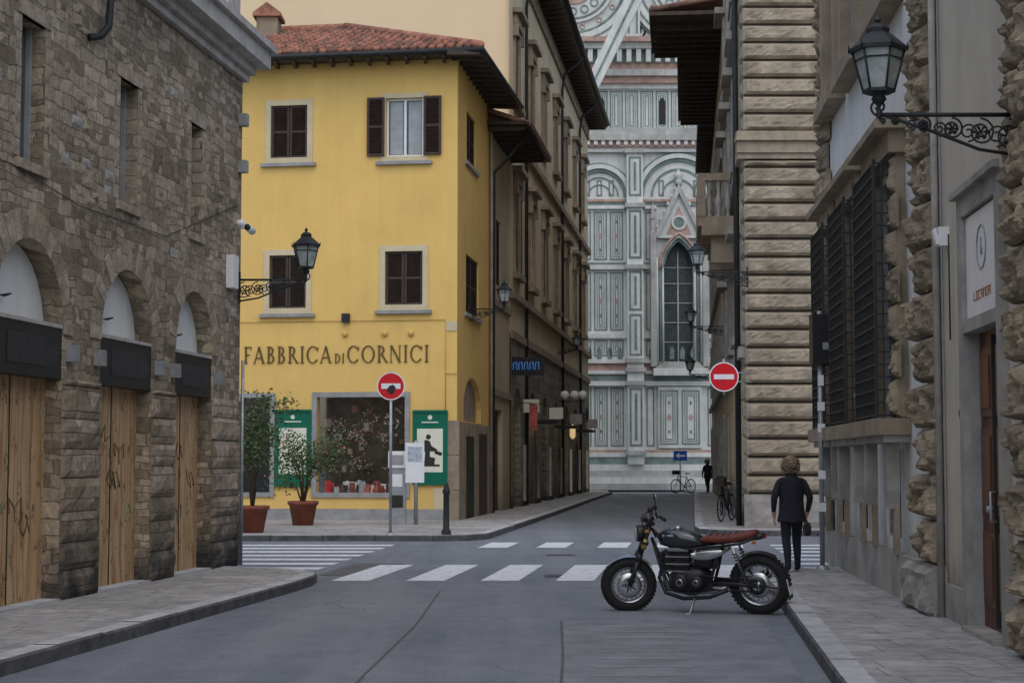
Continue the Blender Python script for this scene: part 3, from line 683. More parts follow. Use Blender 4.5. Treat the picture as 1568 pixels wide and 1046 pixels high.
def ringarc(cx,cz,r0,r1,y0,y1,mat,a0=0,a1=math.pi,n=24):
    for i in range(n):
        t0=a0+(a1-a0)*i/n;t1=a0+(a1-a0)*(i+1)/n
        b.prism([(cx+r0*math.cos(t0),cz+r0*math.sin(t0)),(cx+r1*math.cos(t0),cz+r1*math.sin(t0)),(cx+r1*math.cos(t1),cz+r1*math.sin(t1)),(cx+r0*math.cos(t1),cz+r0*math.sin(t1))],y0,y1,mat)
for z0,z1,p,mt in ((.1,.45,1.5,MS),(.45,.8,1.15,MW),(.8,1.15,.8,MS),(1.15,1.5,.5,MW),(1.5,1.9,.3,MG),(1.9,2.15,.34,MW),(2.15,2.3,.2,MP),(5.85,6.1,.3,MW),(6.1,6.5,.14,MG),(6.5,6.7,.25,MW),(6.7,7.1,.12,MP),(7.1,7.3,.3,MW),(8.5,8.75,.16,MW),(12.35,12.6,.2,MW),(12.6,12.75,.12,MG),(15.75,15.95,.2,MW),(15.95,16.15,.1,MG),(16.15,16.3,.16,MP),(18.95,19.2,.3,MW),(19.2,19.55,.45,MP),(19.55,19.9,.7,MS),(19.9,20.3,.4,MS)):
    cuts=[(-12,8.1),(10.6,26)] if 7.0<z1<16 and z0>=7 else [(-12,26)]
    for a,c in cuts: b.box(a,c,-p,-.002,z0,z1-.003,mt)
def pil(u0,u1):
    b.box(u0,u1,-.75,-.002,1.5,19.0,MW)
    for z0,z1 in ((2.5,5.7),(7.5,9.8),(10,12.2),(12.9,15.6),(16.4,18.6)):
        w=.1
        b.box(u0+.1,u0+.2,-.78,-.7505,z0,z1,MG); b.box(u1-.2,u1-.1,-.78,-.7505,z0,z1,MG); b.box(u0+.2,u1-.2,-.781,-.7505,z0,z0+w,MG); b.box(u0+.2,u1-.2,-.781,-.7505,z1-w,z1,MG)
        b.box(u0+.38,u1-.38,-.78,-.7505,z0+.3,z1-.3,MG)
    for z0 in (2.0,5.85,6.6,7.1,12.3,15.75,18.8): b.box(u0-.12,u1+.12,-.92,-.003,z0,z0+.24,MS)
for u in (-3.6,6.4,13.4,22.8): pil(u,u+.9)
def bay(u0,u1,n):
    w=(u1-u0)/n
    for i in range(n):
        a=u0+i*w+.08; c=a+w-.16
        panel(a,c,2.5,5.75); panel(a,c,7.5,8.4,kind=0); panel(a,c,8.95,12.2); panel(a,c,12.9,15.6)
bay(3.6,6.3,3); bay(7.4,8.0,1); bay(10.8,13.3,3); bay(-2.6,-1.9,1); bay(.5,3.5,3)
for i in range(64):
    u=-11.5+i*.58; b.prism([(u,7.35),(u+.25,7.35),(u+.25,7.8),(u+.125,8.05),(u,7.8)],-.03,0,MG)
for i in range(90):
    u=-11.8+i*.42; b.box(u,u+.2,-.62,-.46,19.3,19.54,MW)
for cx,rr in ((4.9,1.35),(9.35,1.95),(11.9+.1,1.3),(.2,1.95)):
    cz=16.5
    ringarc(cx,cz,rr,rr+.18,-.14,0,MG); ringarc(cx,cz,rr+.18,rr+.42,-.25,0,MW); ringarc(cx,cz,rr+.42,rr+.52,-.12,0,MG); ringarc(cx,cz,rr*.74,rr*.8,-.06,0,MG); ringarc(cx,cz,rr*.45,rr*.49,-.06,0,MG)
    for k in (-.5,0,.5): panel(cx+rr*k-.15,cx+rr*k+.15,16.5,17.4,kind=0)
for c0 in (8.5,-1.6,18.5):
    cx=c0+.825
    for s_ in (-1,1):
        x0=cx+s_*1.15
        for k in range(3): b.cyl((cx+s_*(.9+k*.17),-.1-.12*k,7.2),(cx+s_*(.9+k*.17),-.1-.12*k,13.0),.07,.07,[MW,MG,MW][k],8)
        b.box(x0+s_*.3-.16,x0+s_*.3+.16,-.6,-.02,6.9,14.2,MS); b.lathe((x0+s_*.3,-.3,14.2),[(.24,0),(.24,.2),(.14,.3),(.12,.9),(.2,1.0),(.02,1.9),(.07,2.0),(0,2.1)],MS,4,False,math.pi/4)
    for k,(off,mt) in enumerate(((.0,MG),(.14,MS),(.28,MP))):
        pp=gothic(c0-off,c0+1.65+off,12.5,14.0+off*1.3)[2:]; b.tube([(p[0],-.1-.12*k,p[1]) for p in pp],.08,mt,6)
    b.prism([(cx-1.45,14.1),(cx-1.2,14.1),(cx,16.6),(cx,17.15)],-.55,-.1,MS); b.prism([(cx+1.45,14.1),(cx,17.15),(cx,16.6),(cx+1.2,14.1)],-.55,-.1,MS)
    b.prism([(cx-1.2,14.1),(cx+1.2,14.1),(cx,16.6)],-.3,-.1,MW); b.prism([(cx-.7,14.3),(cx+.7,14.3),(cx,15.9)],-.33,-.301,MP); ringarc(cx,14.95,.3,.42,-.42,-.331,MW,0,2*math.pi); ringarc(cx,14.95,0.01,.3,-.38,-.331,MG,0,2*math.pi,12)
    b.lathe((cx,-.3,17.1),[(.1,0),(.22,.2),(.1,.35),(.3,.5),(.05,.8),(.0,.95)],MW,8)
    for k in range(7):
        for s_ in (-1,1): t=k/7; b.lathe((cx+s_*1.4*(1-t),-.33,14.2+3*t),[(.05,0),(.11,.1),(.03,.2),(0,.25)],MW,6)
    b.box(cx-1.5,cx+1.5,-.8,-.003,6.4,6.8,MW); b.prism([(cx-1.4,6.8),(cx+1.4,6.8),(cx+.95,7.15),(cx-.95,7.15)],-.7,-.01,MS)
    b.box(cx-1.2,cx+1.2,-.2,-.003,2.4,5.8,MW); panel(cx-1.1,cx-.1,2.6,5.6,-.2); panel(cx+.1,cx+1.1,2.6,5.6,-.2)
b.obj('marble_inlay',r)
b=B(); y=10; q=1.15
b.box(-12,26,y,y+2,18,60,MW)
for z0,z1,p,mt in ((20.3,20.8,.3,MS),(23.6,23.9,.3,MW),(23.9,24.3,.6,MP),(24.3,24.7,.9,MS),(24.7,25.2,.35,MP),(26.0,26.4,.9,MS),(26.4,26.7,1.1,MP)): b.box(-12,26,y-p,y-.002,z0+q,z1+q-.003,mt)
b.box(-12,26,y-.3,y-.002,20.3,21.9,MS)
for i in range(36):
    u=-11+i*.95; panel(u,u+.8,21.0+q,23.5+q,y,kind=0)
    if i%4==1: b.prism(gothic(u+.2,u+.6,21.4+q,23.1+q),y-.04,y,INK)
for i in range(60): u=-11.5+i*.6; b.box(u,u+.3,y-.8,y-.36,25.2+q,26.0+q,MW); b.box(u+.3,u+.6,y-.4,y-.3,25.2+q,26.0+q,MG)
for cx in (3.8,11.2,19.1,-4):
    for r0,r1,mt,p in ((3.2,3.4,MG,.1),(3.4,3.75,MW,.3),(3.75,3.85,MG,.33),(3.85,4.1,MW,.28),(4.1,4.25,MG,.12),(2.5,2.65,MW,.2),(2.3,2.4,MG,.1),(1.2,1.45,MP,.1)):
        ringarc(cx,31.6,r0,r1,y-p,y-.003,mt,0,2*math.pi,40)
    ringarc(cx,31.6,.01,1.2,y-.06,y-.003,INK,0,2*math.pi,20)
    for k in range(16):
        a=k*math.pi/8; ringarc(cx+1.9*math.cos(a),31.6+1.9*math.sin(a),.2,.27,y-.06,y-.003,MG,0,2*math.pi,10)
        ringarc(cx+2.95*math.cos(a+.2),31.6+2.95*math.sin(a+.2),.12,.18,y-.06,y-.003,MP,0,2*math.pi,8)
    for s_ in (-1,1):
        for r0 in (.5,.8): ringarc(cx+s_*3.7,28.6,r0,r0+.1,y-.06,y-.003,MG,0,2*math.pi,16)
for cx in (7.5,15.3,-.1):
    b.box(cx-.45,cx+.45,y-.7,y-.002,26.7+q,40,MW); b.box(cx-.3,cx-.2,y-.74,y-.701,27+q,40,MG); b.box(cx+.2,cx+.3,y-.74,y-.701,27+q,40,MG)
b.prism([(4.0,23.4),(4.9,23.4),(8.9,31.5),(8.0,31.9)],y-4.2,y-3.4,MW); b.prism([(4.4,23.4),(4.52,23.4),(8.45,31.5),(8.33,31.6)],y-4.25,y-4.201,MG)
b.box(3.4,4.9,y-4.4,y-3,19.9,23.4,MW)
b.obj('upper_tribune',r)

# ------------------------------------------------------------------ right far street row
FR=frame((5.39,39),(-.1,-1))
r=root('street_palazzo'); b=B()
ws=[-4,-8,-12.5,-17]; H=[]
for u in ws: H+=[rect(u-.6,u+.6,9.2,11.9),rect(u-.6,u+.6,4.9,7.0),rect(u-.7,u+.7,1.0,3.2),rect(u-.6,u+.6,13.5,16)]
b.wall(rect(-19,0,0,17.5),H,.3,OCHRE); b.core(-19.6,-.05,.35,17.4)
for u in ws:
    for z0,z1 in ((9.2,11.9),(4.9,7.0),(13.5,16)):
        surround(b,u-.6,u+.6,z0,z1,.2,.1,SLATE); b.box(u-1,u+1,-.35,0,z1+.25,z1+.45,SLATE); shutters(b,u-.6,u+.6,z0,z1,.05); b.box(u-.95,u+.95,-.25,0,z0-.4,z0-.2,SLATE)
    b.box(u-.7,u+.7,.2,.25,1,3.2,INK)
for z in (8.6,12.8,4.0): b.box(-19,-.02,-.2,0,z,z+.25,SLATE)
b.box(-19,-1.2,-.12,0,0,1.0,DSTONE)
b.tube([(-1.3,-.18,.1),(-1.3,-.18,17)],.07,IRON,8)
b.obj('body',r,FR)
b=B()
b.box(-10.2,-5.8,-1.05,0,7.85,8.1,BROWNST); b.box(-10.2,-5.8,-1.05,-.85,9.05,9.25,BROWNST); b.box(-10.2,-5.8,-.95,0,7.6,7.85,BROWNST)
for u in (-10.2,-8,-5.98): b.box(u,u+.2,-1.06,-.84,8.1,9.05,BROWNST)
for i in range(17):
    u=-9.85+i*.24
    if abs(u+7.9)>.15: b.lathe((u,-.95,8.1),[(.07,0),(.07,.08),(.04,.12),(.09,.3),(.09,.4),(.04,.65),(.04,.8),(.07,.85),(.07,.95)],SLATE,8)
for y_ in (-.25,-.5,-.75):
    for u in (-5.95,-10.1): b.lathe((u+.03,y_,8.1),[(.07,0),(.04,.12),(.09,.3),(.09,.4),(.04,.65),(.07,.95)],SLATE,8)
for u in (-5.99,-10.2): b.box(u,u+.19,-.84,0,9.052,9.248,BROWNST)
for u in (-9.8,-8.1,-6.4): b.box(u,u+.3,-.7,0,6.9,7.6,BROWNST)
b.obj('balcony',r,FR)
for (u0,u1,zt,ov,zm) in ((-24.5,-19,17.0,2.5,BPL),(-36,-24.5,16.7,1.55,OCHRE),(-49,-36,16.5,.7,BPL)):
    r=root('street_house'); b=B()
    n=max(1,int((u1-u0)/3.8)); H=[]
    for i in range(n):
        u=u0+(i+.5)*(u1-u0)/n
        for z in (1,5,9,12.3): H.append(rect(u-.6,u+.6,z,z+2.1))
    b.wall(rect(u0,u1,0,zt),H,.3,zm); b.core(u0-.6,u1+.6,.35,zt-.1)
    for h in H:
        a,c=h[0][0],h[1][0]; z0,z1=h[0][1],h[2][1]; surround(b,a,c,z0,z1,.18,.08,SLATE)
        if z0>2: shutters(b,a,c,z0,z1,.04)
        else: b.box(a,c,.1,.15,z0,z1,INK)
    for z in (4.1,8.2,12): b.box(u0,u1,-.15,0,z,z+.2,SLATE)
    b.box(u0,u1,-ov,.05,zt+.02,zt+.15,WOOD); b.box(u0,u1,-ov-.05,-ov,zt-.02,zt+.25,IRON)
    k=int((u1-u0)/.8)
    for i in range(k): b.box(u0+.1+i*.8,u0+.28+i*.8,-ov+.05,0,zt-.2,zt+.018,WOOD)
    for i in range(int((u1-u0)/.26)): b.tube([(u0+.1+i*.26,-ov,zt+.27),(u0+.1+i*.26,2,zt+1.0)],.1,TILE2,6)
    b.obj('body',r,FR)

r=root('rusticated_corner_building',T(5.39,39)); b=B()
b.wall(rect(0,16,0,13.6),[rect(3.2,4.6,9.8,12.6),rect(3.2,4.6,4.2,6.8)],.3,OCHRE2); b.core(0,16,.4,13.5)
shutters(b,3.2,4.6,9.8,12.6,.1); shutters(b,3.2,4.6,4.2,6.8,.1)
b.box(0,2.05,-.1,-.002,0,13.6,RUSTD)
z=.9; i=0
b.rock(-.12,2.2,0.1,.88,-.1,.1,SLATE,14,5,.03,.05)
while z<13.3:
    if 8.55<z<9.2: z=9.2; continue
    h=.415
    w=1.72 if i%2 else 2.02
    b.rock(-.06,w+R(-.04,.04),z+.03,min(z+h,8.55 if z<8.6 else 99)-.03,-.1,.13,RUST,22,6,.03,.055,False,1.0); z+=h; i+=1
for z0,z1,p in ((8.55,8.68,.2),(8.68,8.95,.26),(8.95,9.05,.36),(9.05,9.18,.28)): b.box(-.15-p*.3,16,-p-.03,-.001,z0,z1-.003,RUST)
b.box(2.3,16,-.05,-.002,0,1,SLATE)
b.obj('front',r)
b=B()
z=.9;i=0
while z<13.3:
    w=1.1 if i%2 else .7
    b.rock(-w,.05,z+.03,z+.385,-.0,.1,RUST,6,5,.018,.07); z+=.415; i+=1
b.obj('street_side_quoins',r,r.matrix_world.inverted()@FR)

# ------------------------------------------------------------------ right near buildings
FRN=frame((4.855,26.1),(-.0693,-1))
r=root('white_plaster_palazzo',FRN); b=B()
W3=[(.9,2.1),(3.1,4.5),(5.75,7.2)]
H=[rect(a,c,2.1,4.9) for a,c in W3]+[rect(a+.2,c-.2,.75,1.75) for a,c in W3]+[rect(a,c,7.2,9.4) for a,c in W3]
b.wall(rect(0,9.6,0,10.2),H,.35,WPL,GREYST); b.core(-.4,10.1,.45,10.1)
for a,c in W3: shutters(b,a,c,7.2,9.4,.1)
b.obj('wall',r)
b=B(); b.wall(rect(-9,0,0,10.2),[],.1,BPL); b.obj('end_wall',r,Matrix.Rotation(-math.pi/2,4,'Z') )
b=B()
b.box(0.05,9.6,-.12,-.002,.1,.6,SLATE)
for a,c in W3:
    m_=.28
    b.box(a-m_,a,-.1,-.002,2.1,5.0,BROWNST); b.box(c,c+m_,-.1,-.002,2.1,5.0,BROWNST)
    for i in range(7):
        z=2.12+i*.41; w=m_+(.14 if i%2 else 0)
        b.rock(a-w,a-.01,z,z+.39,-.1,.07,ROUGH,8,8,.05,.04,False,1.3); b.rock(c+.01,c+w,z,z+.39,-.1,.07,ROUGH,8,8,.05,.04,False,1.3)
    b.box(a-m_-.1,c+m_+.1,-.2,0,5.0,5.25,BROWNST); b.box(a-m_-.2,c+m_+.2,-.36,0,5.25,5.34,BROWNST); b.box(a-m_-.15,c+m_+.15,-.3,0,5.34,5.42,ROUGH)
    b.box(a-m_-.15,c+m_+.15,-.38,0,1.9,2.08,BROWNST); b.box(a-m_-.1,c+m_+.1,-.3,0,1.82,1.9,SLATE)
    for u in (a-.2,c+.02):
        b.prism([(u,1.82),(u+.18,1.82),(u+.18,1.3),(u+.14,1.1),(u+.04,1.1),(u,1.3)],-.24,-.1,SLATE); b.box(u+.02,u+.16,-.16,-.1,.6,1.1,BROWNST)
    b.box(a+.15,a+.2,-.03,.1,.75,1.75,WPL); b.box(c-.2,c-.15,-.03,.1,.75,1.75,WPL)
    for k in range(5): b.cyl((a+.3+k*(c-a-.6)/4,.05,.75),(a+.3+k*(c-a-.6)/4,.05,1.75),.012,.012,IRON,6)
    b.box(a-.25,a,-.15,0,6.9,9.8,BROWNST); b.box(c,c+.25,-.15,0,6.9,9.8,BROWNST); b.box(a-.35,c+.35,-.25,0,6.7,6.9,BROWNST)
for (u0,u1) in ((.0,.75),(8.25,9.5)):
    z=.6;i=0
    while z<9.7:
        w=(u1-u0)*(1 if i%2 else .68)
        if u0>1: b.rock(u1-w,u1,z+.01,z+.43,-.02,.11,ROUGH,26,12,.075,.05,False,1.3)
        else: b.rock(u0-.1,u0+w,z+.01,z+.43,-.02,.11,ROUGH,16,10,.07,.05,False,1.3)
        z+=.45;i+=1
b.rock(8.0,9.6,.1,.58,-.1,.12,SLATE,16,8,.04,.04)
b.obj('stonework',r)
b=B()
for a,c in W3:
    y=-.32; a0,c0=a-.12,c+.12
    n=int((c0-a0)/.13)
    for i in range(n+1): x=a0+(c0-a0)*i/n; b.box(x-.009,x+.009,y-.009,y+.009,2.1,4.95,IRON)
    for j in range(21): z=2.12+j*.14; b.box(a0,c0,y-.02,y-.0095,z-.008,z+.008,IRON)
    for x in (a0,c0):
        for j in range(21): z=2.12+j*.14; b.box(x-.008,x+.008,y,0-.1,z-.008,z+.008,IRON)
        b.box(x-.015,x+.015,y-.022,y+.012,2.08,4.97,IRON)
        for k in range(2): b.box(x-.009,x+.009,-.18-k*.07,-.165-k*.07,2.1,4.95,IRON)
    sash(b,a,c,2.1,4.9,.08,SHUT,2,4)
    b.box(a+.2,c-.2,.2,.22,.75,1.75,INK)
b.obj('window_grilles',r)
r=root('beige_plaster_building',FRN); b=B()
b.wall(rect(9.62,26,0,8.5),[rect(10.85,12.25,.12,2.75),rect(10.85,12.25,2.86,3.8),rect(18,19.2,2,4.5),rect(22,23.2,2,4.5)],.16,BPL,GREYST); b.core(9.65,26,.5,8.4)
b.obj('wall',r)
b=B()
b.box(10.65,10.85,-.06,-.001,.1,3.98,SLATE); b.box(12.25,12.45,-.06,-.001,.1,3.98,SLATE); b.box(10.85,12.25,-.06,-.001,3.8,3.98,SLATE); b.box(10.85,12.25,-.06,-.001,2.75,2.86,SLATE); b.box(10.6,12.5,-.12,-.06,3.98,4.04,SLATE)
b.box(9.66,10.65,-.04,-.001,.1,.45,SLATE)
z=.12;i=0
while z<8.2:
    w=1.1 if i%2 else .8
    b.rock(12.85,12.85+w,z+.01,z+.43,-.02,.1,ROUGH,26,12,.075,.05,False,1.3); z+=.45;i+=1
b.box(18,19.2,.1,.12,2,4.5,SHUT);b.box(22,23.2,.1,.12,2,4.5,SHUT)
b.box(10.85,12.25,-.12,.5,.1,.16,SLATE)
b.obj('stonework',r)
b=B()
b.box(10.85,12.25,.09,.14,.16,2.75,DOOR)
for k in (0,1):
    for z0,z1 in ((.35,1.0),(1.15,1.9),(2.0,2.6)):
        u0=10.95+k*.65; b.box(u0,u0+.5,.065,.09,z0,z1,DOOR); b.box(u0+.07,u0+.43,.05,.065,z0+.07,z1-.07,DOOR)
b.box(11.5,11.53,.05,.09,.2,2.7,INK); b.cyl((11.45,.0,1.2),(11.45,.06,1.2),.03,.03,GALV,10); b.tube([(11.62,.05,1.1),(11.62,.0,1.1),(11.62,.0,1.35),(11.62,.05,1.35)],.012,GALV)
b.cyl((10.5,-.03,2.05),(10.5,0,2.05),.06,.06,GALV,14); b.cyl((10.5,-.035,2.05),(10.5,-.03,2.05),.035,.035,INK,12)
b.obj('door',r)
r=root('shop_sign',FRN@T(11.55,0,3.33)); b=B()
b.box(-.68,.68,-.02,.02,-.45,.45,SWHITE)
b.tube([(.19*math.cos(t*.4),-.025,.12+.19*math.sin(t*.4)) for t in range(16)],.006,GALV,5,True); b.tube([(0,-.025,.2),(.02,-.025,.05)],.01,GALV)
TR=M('sign_small_text',(.35,.18,.12),.6,3,.1,0)
for i,ch in enumerate('LOCANDA'):
    x=-.36+i*.105; w=.07; z0,z1=-.32,-.24
    b.box(x,x+.012,-.026,-.0205,z0,z1,TR)
    if ch in 'LOCD': b.box(x+.0125,x+w,-.026,-.0205,z0,z0+.012,TR)
    if ch in 'OCDAN': b.box(x+.0125,x+w,-.026,-.0205,z1-.012,z1,TR)
    if ch in 'ODAN': b.box(x+w+.0005,x+w+.0125,-.026,-.0205,z0,z1,TR)
    if ch=='A': b.box(x+.0125,x+w,-.026,-.0205,-.285,-.275,TR)
b.obj('board',r)
b=B(); r=root('wall_light',FRN@T(9.9,0,3.75)); b.box(-.05,.08,-.1,0,-.09,.09,SWHITE); b.obox((.015,-.12,.0),(.05,0,0),(0,.015,.015),(0,-.02,.07),SWHITE); b.tube([(.2,-.03,.0),(.2,-.03,-1.0)],.008,INK); b.obj('body',r)
r=root('drainpipe',FRN@T(9.63,-.07,0)); b=B(); b.tube([(0,0,.12),(0,0,8.4)],.035,SLATE,8); b.obj('pipe',r)

# ------------------------------------------------------------------ street furniture
def no_entry(M4,pole=True,h=3.17,rr=.29,arm=None):
    r=root('no_entry_sign',M4); b=B()
    b.lathe((0,-.04,h),[(0,0),(rr*.92,0),(rr*.92,.012),(0,.012)],RED,32,False,axis='y')
    b.lathe((0,-.038,h),[(rr*.92,0),(rr,0),(rr,.012),(rr*.92,.012)],SWHITE,32,False,axis='y')
    b.box(-rr*.68,rr*.68,-.046,-.041,h-.055,h+.055,SWHITE)
    if pole: b.cyl((0,0,0),(0,0,h+.3),.03,.03,GALV,12); b.lathe((0,0,.12),[(.09,0),(.08,.02),(.035,.05)],GALV,12)
    if arm: b.tube([(0,0,h+.1),(arm,.3,h+.1)],.02,GALV); b.tube([(0,0,h-.1),(arm,.3,h-.1)],.02,GALV); b.cyl((0,0,h-.4),(0,0,h+.4),.03,.03,GALV,10)
    for z in (h-.12,h+.12): b.box(-.05,.05,-.03,.0,z-.015,z+.015,GALV)
    b.obj('sign',r); return r
rt=no_entry(T(-2.5,35.25),True,3.17)
b=B(); b.prism([(-.05,3.03),(.03,2.99),(.07,3.06),(.1,3.14),(.05,3.2),(-.03,3.18),(-.08,3.1)],-.052,-.047,INK); b.obj('sticker',rt)
no_entry(T(4.72,38.0),False,3.5,.33,.65)
r=root('bollard',T(-1.35,35.2,.0)); b=B(); b.lathe((0,0,.1),[(.1,0),(.1,.1),(.065,.14),(.06,.85),(.08,.88),(.08,.93),(.055,.97),(.05,1.02),(.03,1.08),(0,1.1)],IRON,14); b.obj('post',r)
r=root('parking_meter',T(-2.75,41.2,.12)); b=B()
b.box(-.2,.2,-.13,.13,0,1.35,GALV); b.box(-.22,.22,-.16,.16,1.35,1.75,SWHITE); b.box(-.15,.15,-.165,-.1601,1.42,1.66,GREYST); b.box(-.12,.12,-.135,-.13,.9,1.2,SWHITE); b.box(-.14,.14,-.14,-.13,.4,.7,INK); b.obj('cabinet',r,bevel=.02)
r=root('notice_board_post',T(-2.3,41.0,.12)); b=B(); b.cyl((0,0,0),(0,0,2.0),.05,.05,GALV,10); b.box(-.25,.2,-.06,-.04,1.0,1.95,SWHITE); b.box(-.2,.15,-.065,-.0601,1.5,1.85,M('notice_grey',(.4,.45,.5),.6,12,.4,0)); b.obj('post',r)
r=root('traffic_light_pole',T(4.32,23.9,.12)); b=B()
b.cyl((0,0,0),(0,0,3.6),.035,.035,GALV,12); b.lathe((0,0,0),[(.1,0),(.09,.03),(.04,.06)],GALV,12)
for z in (.8,1.25,1.9,2.2): b.box(-.05,.05,-.05,-.035,z,z+.12,SWHITE)
b.box(-.04,.04,-.05,-.035,2.55,2.7,SWHITE)
b.obj('pole',r)
b=B(); b.box(-.12,.3,-.12,.16,2.85,3.55,BLACK)
for z in (3.0,3.2,3.42): b.lathe((.09,.16,z),[(.08,0),(.09,.12)],BLACK,12,axis='y')
b.tube([(0,0,3.5),(.3,0,3.6)],.02,BLACK); b.box(.02,.2,-.125,-.1201,3.05,3.15,GALV); b.obj('signal_head',r,bevel=.015)
r=root('direction_sign',T(8.75,89,.1)); b=B(); b.cyl((0,0,0),(0,0,2.2),.04,.04,GALV,8); b.box(-.35,.35,-.06,-.04,1.6,2.1,M('sign_blue',(.02,.1,.4),.5,3,.1,0)); b.prism([(-.25,1.85),(-.05,1.7),(-.05,1.8),(.25,1.8),(.25,1.9),(-.05,1.9),(-.05,2.0)],-.066,-.0601,SWHITE); b.obj('sign',r)

def plant(x,y,h,rad,n,flow,name='potted_shrub'):
    r=root(name,T(x,y,.12)); b=B()
    b.lathe((0,0,0),[(0,0),(.24,0),(.33,.48),(.37,.49),(.37,.57),(.31,.57),(.3,.5),(0,.49)],TERRA,20); b.obj('pot',r)
    b=B(); cl=[]
    for i in range(10):
        a=i*2.4; l=R(.4,1.1); tip=Vector((rad*.75*l*math.cos(a),rad*.75*l*math.sin(a),1.0+(h-1.0)*R(.2,.98)))
        mid=Vector((tip.x*.25,tip.y*.25,.5+(tip.z-.5)*.55)); b.tube([(0,0,.45),mid,tip],[.03,.018,.006],BARK,5); cl.append(tip); cl.append(mid.lerp(tip,.5))
    b.obj('stems',r); b=B()
    for i in range(n):
        c=random.choice(cl); d=Vector((random.gauss(0,1),random.gauss(0,1),random.gauss(0,.9)))*rad*.2; p=c+d
        a=Vector((R(-1,1),R(-1,1),R(-.6,.6))).normalized()*R(.05,.1); s_=a.cross(Vector((R(-1,1),R(-1,1),R(-1,1)))).normalized()*R(.018,.035)
        mt=LEAF2 if random.random()<.3 else LEAF
        if flow and random.random()<.02: mt=FLOW
        b.add([p,p+a*.5+s_,p+a,p+a*.5-s_],[(0,1,2,3)],mt)
    b.obj('foliage',r)
plant(-5.5,36.3,2.75,.85,1900,False); plant(-4.95,40.6,2.1,1.0,2100,True)
plant(-6.6,37.5,2.2,.8,1500,False)

# ------------------------------------------------------------------ motorcycle
RUB=M('tyre_rubber',(.02,.02,.021),.85,6,.2,.4,60); CHR=M('brushed_metal',(.5,.51,.52),.3,5,.15,.05,metal=.9); MBLK=M('engine_black',(.022,.022,.024),.4,6,.3,.1)
TANK=M('tank_paint',(.018,.022,.026),.15,3,.15,0,spec=.8); TANKS=M('tank_stripe',(.20,.27,.29),.22,3,.1,0); SEATM=M('seat_leather',(.13,.035,.025),.5,8,.25,.2,40); GOLD=M('gold_fork',(.45,.36,.10),.35,4,.15,0,metal=.4); ORNG=M('indicator',(.5,.2,.05),.3,3,.1,0); REDL=M('tail_light',(.35,.01,.01),.25,3,.1,0)
dx,dy=-1.32,.54; n_=math.hypot(dx,dy); dx/=n_; dy/=n_
mid=(1.98,18.5)
MM=Matrix(((dx,-dy,0,mid[0]),(dy,dx,0,mid[1]),(0,0,1,0),(0,0,0,1)))@Matrix.Rotation(math.radians(-8),4,'X')
rt=root('motorcycle',MM)
def wheel(b,cx,cz,ro,tw):
    seg=40; prof=[]
    for i in range(14):
        a=2*math.pi*i/14; prof.append((ro-.062+.062*math.cos(a),tw*math.sin(a)))
    prof.append(prof[0]); b.lathe((cx,0,cz),prof,RUB,seg,axis='y')
    for k in range(44):
        a=2*math.pi*k/44
        for s_ in (-1,1): b.obox((cx+(ro-.008)*math.cos(a),s_*tw*.4,cz+(ro-.008)*math.sin(a)),(.01*math.cos(a),0,.01*math.sin(a)),(0,tw*.32,0),(-.014*math.sin(a),0,.014*math.cos(a)),RUB)
    rr=ro-.115
    b.lathe((cx,0,cz),[(rr+.02,-tw*.7),(rr-.012,-tw*.6),(rr-.02,0),(rr-.012,tw*.6),(rr+.02,tw*.7)],CHR,seg,axis='y')
    b.cyl((cx,-.075,cz),(cx,.075,cz),.035,.035,CHR,16); b.cyl((cx,-.11,cz),(cx,.11,cz),.012,.012,CHR,8)
    for k in range(10):
        a=2*math.pi*k/10
        for s_ in (-1,1):
            a2=a+s_*.16; b.tube([(cx+.035*math.cos(a),s_*.03,cz+.035*math.sin(a)),(cx+rr*math.cos(a2),s_*.012,cz+rr*math.sin(a2))],.006,CHR,5)
    b.lathe((cx,.07,cz),[(.075,0),(.135,0),(.135,.005),(.075,.005)],CHR,28,axis='y')
    for k in range(5): a=2*math.pi*k/5; b.tube([(cx+.03*math.cos(a),.07,cz+.03*math.sin(a)),(cx+.08*math.cos(a),.072,cz+.08*math.sin(a))],.008,MBLK,5)
piv=Vector((.46,0,0)); SM=Matrix.Translation(piv)@Matrix.Rotation(math.radians(24),4,'Z')@Matrix.Translation(-piv)
b=B(); wheel(b,.735,.305,.30,.06); b.obj('front_wheel',rt,SM)
b=B(); wheel(b,-.715,.325,.325,.075); b.obj('rear_wheel',rt)
b=B()
for s_ in (-1,1):
    y=s_*.1
    b.cyl((.735,y,.305),(.615,y,.60),.028,.026,MBLK,12); b.cyl((.63,y,.565),(.60,y,.64),.03,.03,MBLK,12); b.cyl((.60,y,.63),(.47,y,.98),.021,.021,MBLK,12)
    b.cyl((.57,y,.70),(.53,y,.80),.03,.028,GOLD,12)
b.obox((.548,0,.76),(.035,0,.01),(0,.13,0),(-.006,0,.015),MBLK); b.obox((.47,0,.97),(.035,0,.01),(0,.13,0),(-.006,0,.015),MBLK)
P=[(.735+.325*math.cos(a),.305+.325*math.sin(a)) for a in [math.radians(d) for d in range(48,150,8)]]
for i in range(len(P)-1):
    (x0,z0),(x1,z1)=P[i],P[i+1]; b.add([(x0,-.06,z0-.02),(x0,0,z0),(x0,.06,z0-.02),(x1,-.06,z1-.02),(x1,0,z1),(x1,.06,z1-.02)],[(0,1,4,3),(1,2,5,4)],CHR,True)
b.loft([(.50,0,.86,.05,.05),(.54,0,.86,.085,.085),(.60,0,.855,.092,.092),(.625,0,.85,.088,.088)],MBLK,20,2); b.loft([(.624,0,.85,.078,.078),(.64,0,.85,.06,.06),(.646,0,.85,.02,.02)],LGLASS,20,2)
b.loft([(.50,0,1.0,.045,.04),(.54,0,1.02,.05,.045),(.55,0,1.02,.045,.04)],MBLK,14,2)
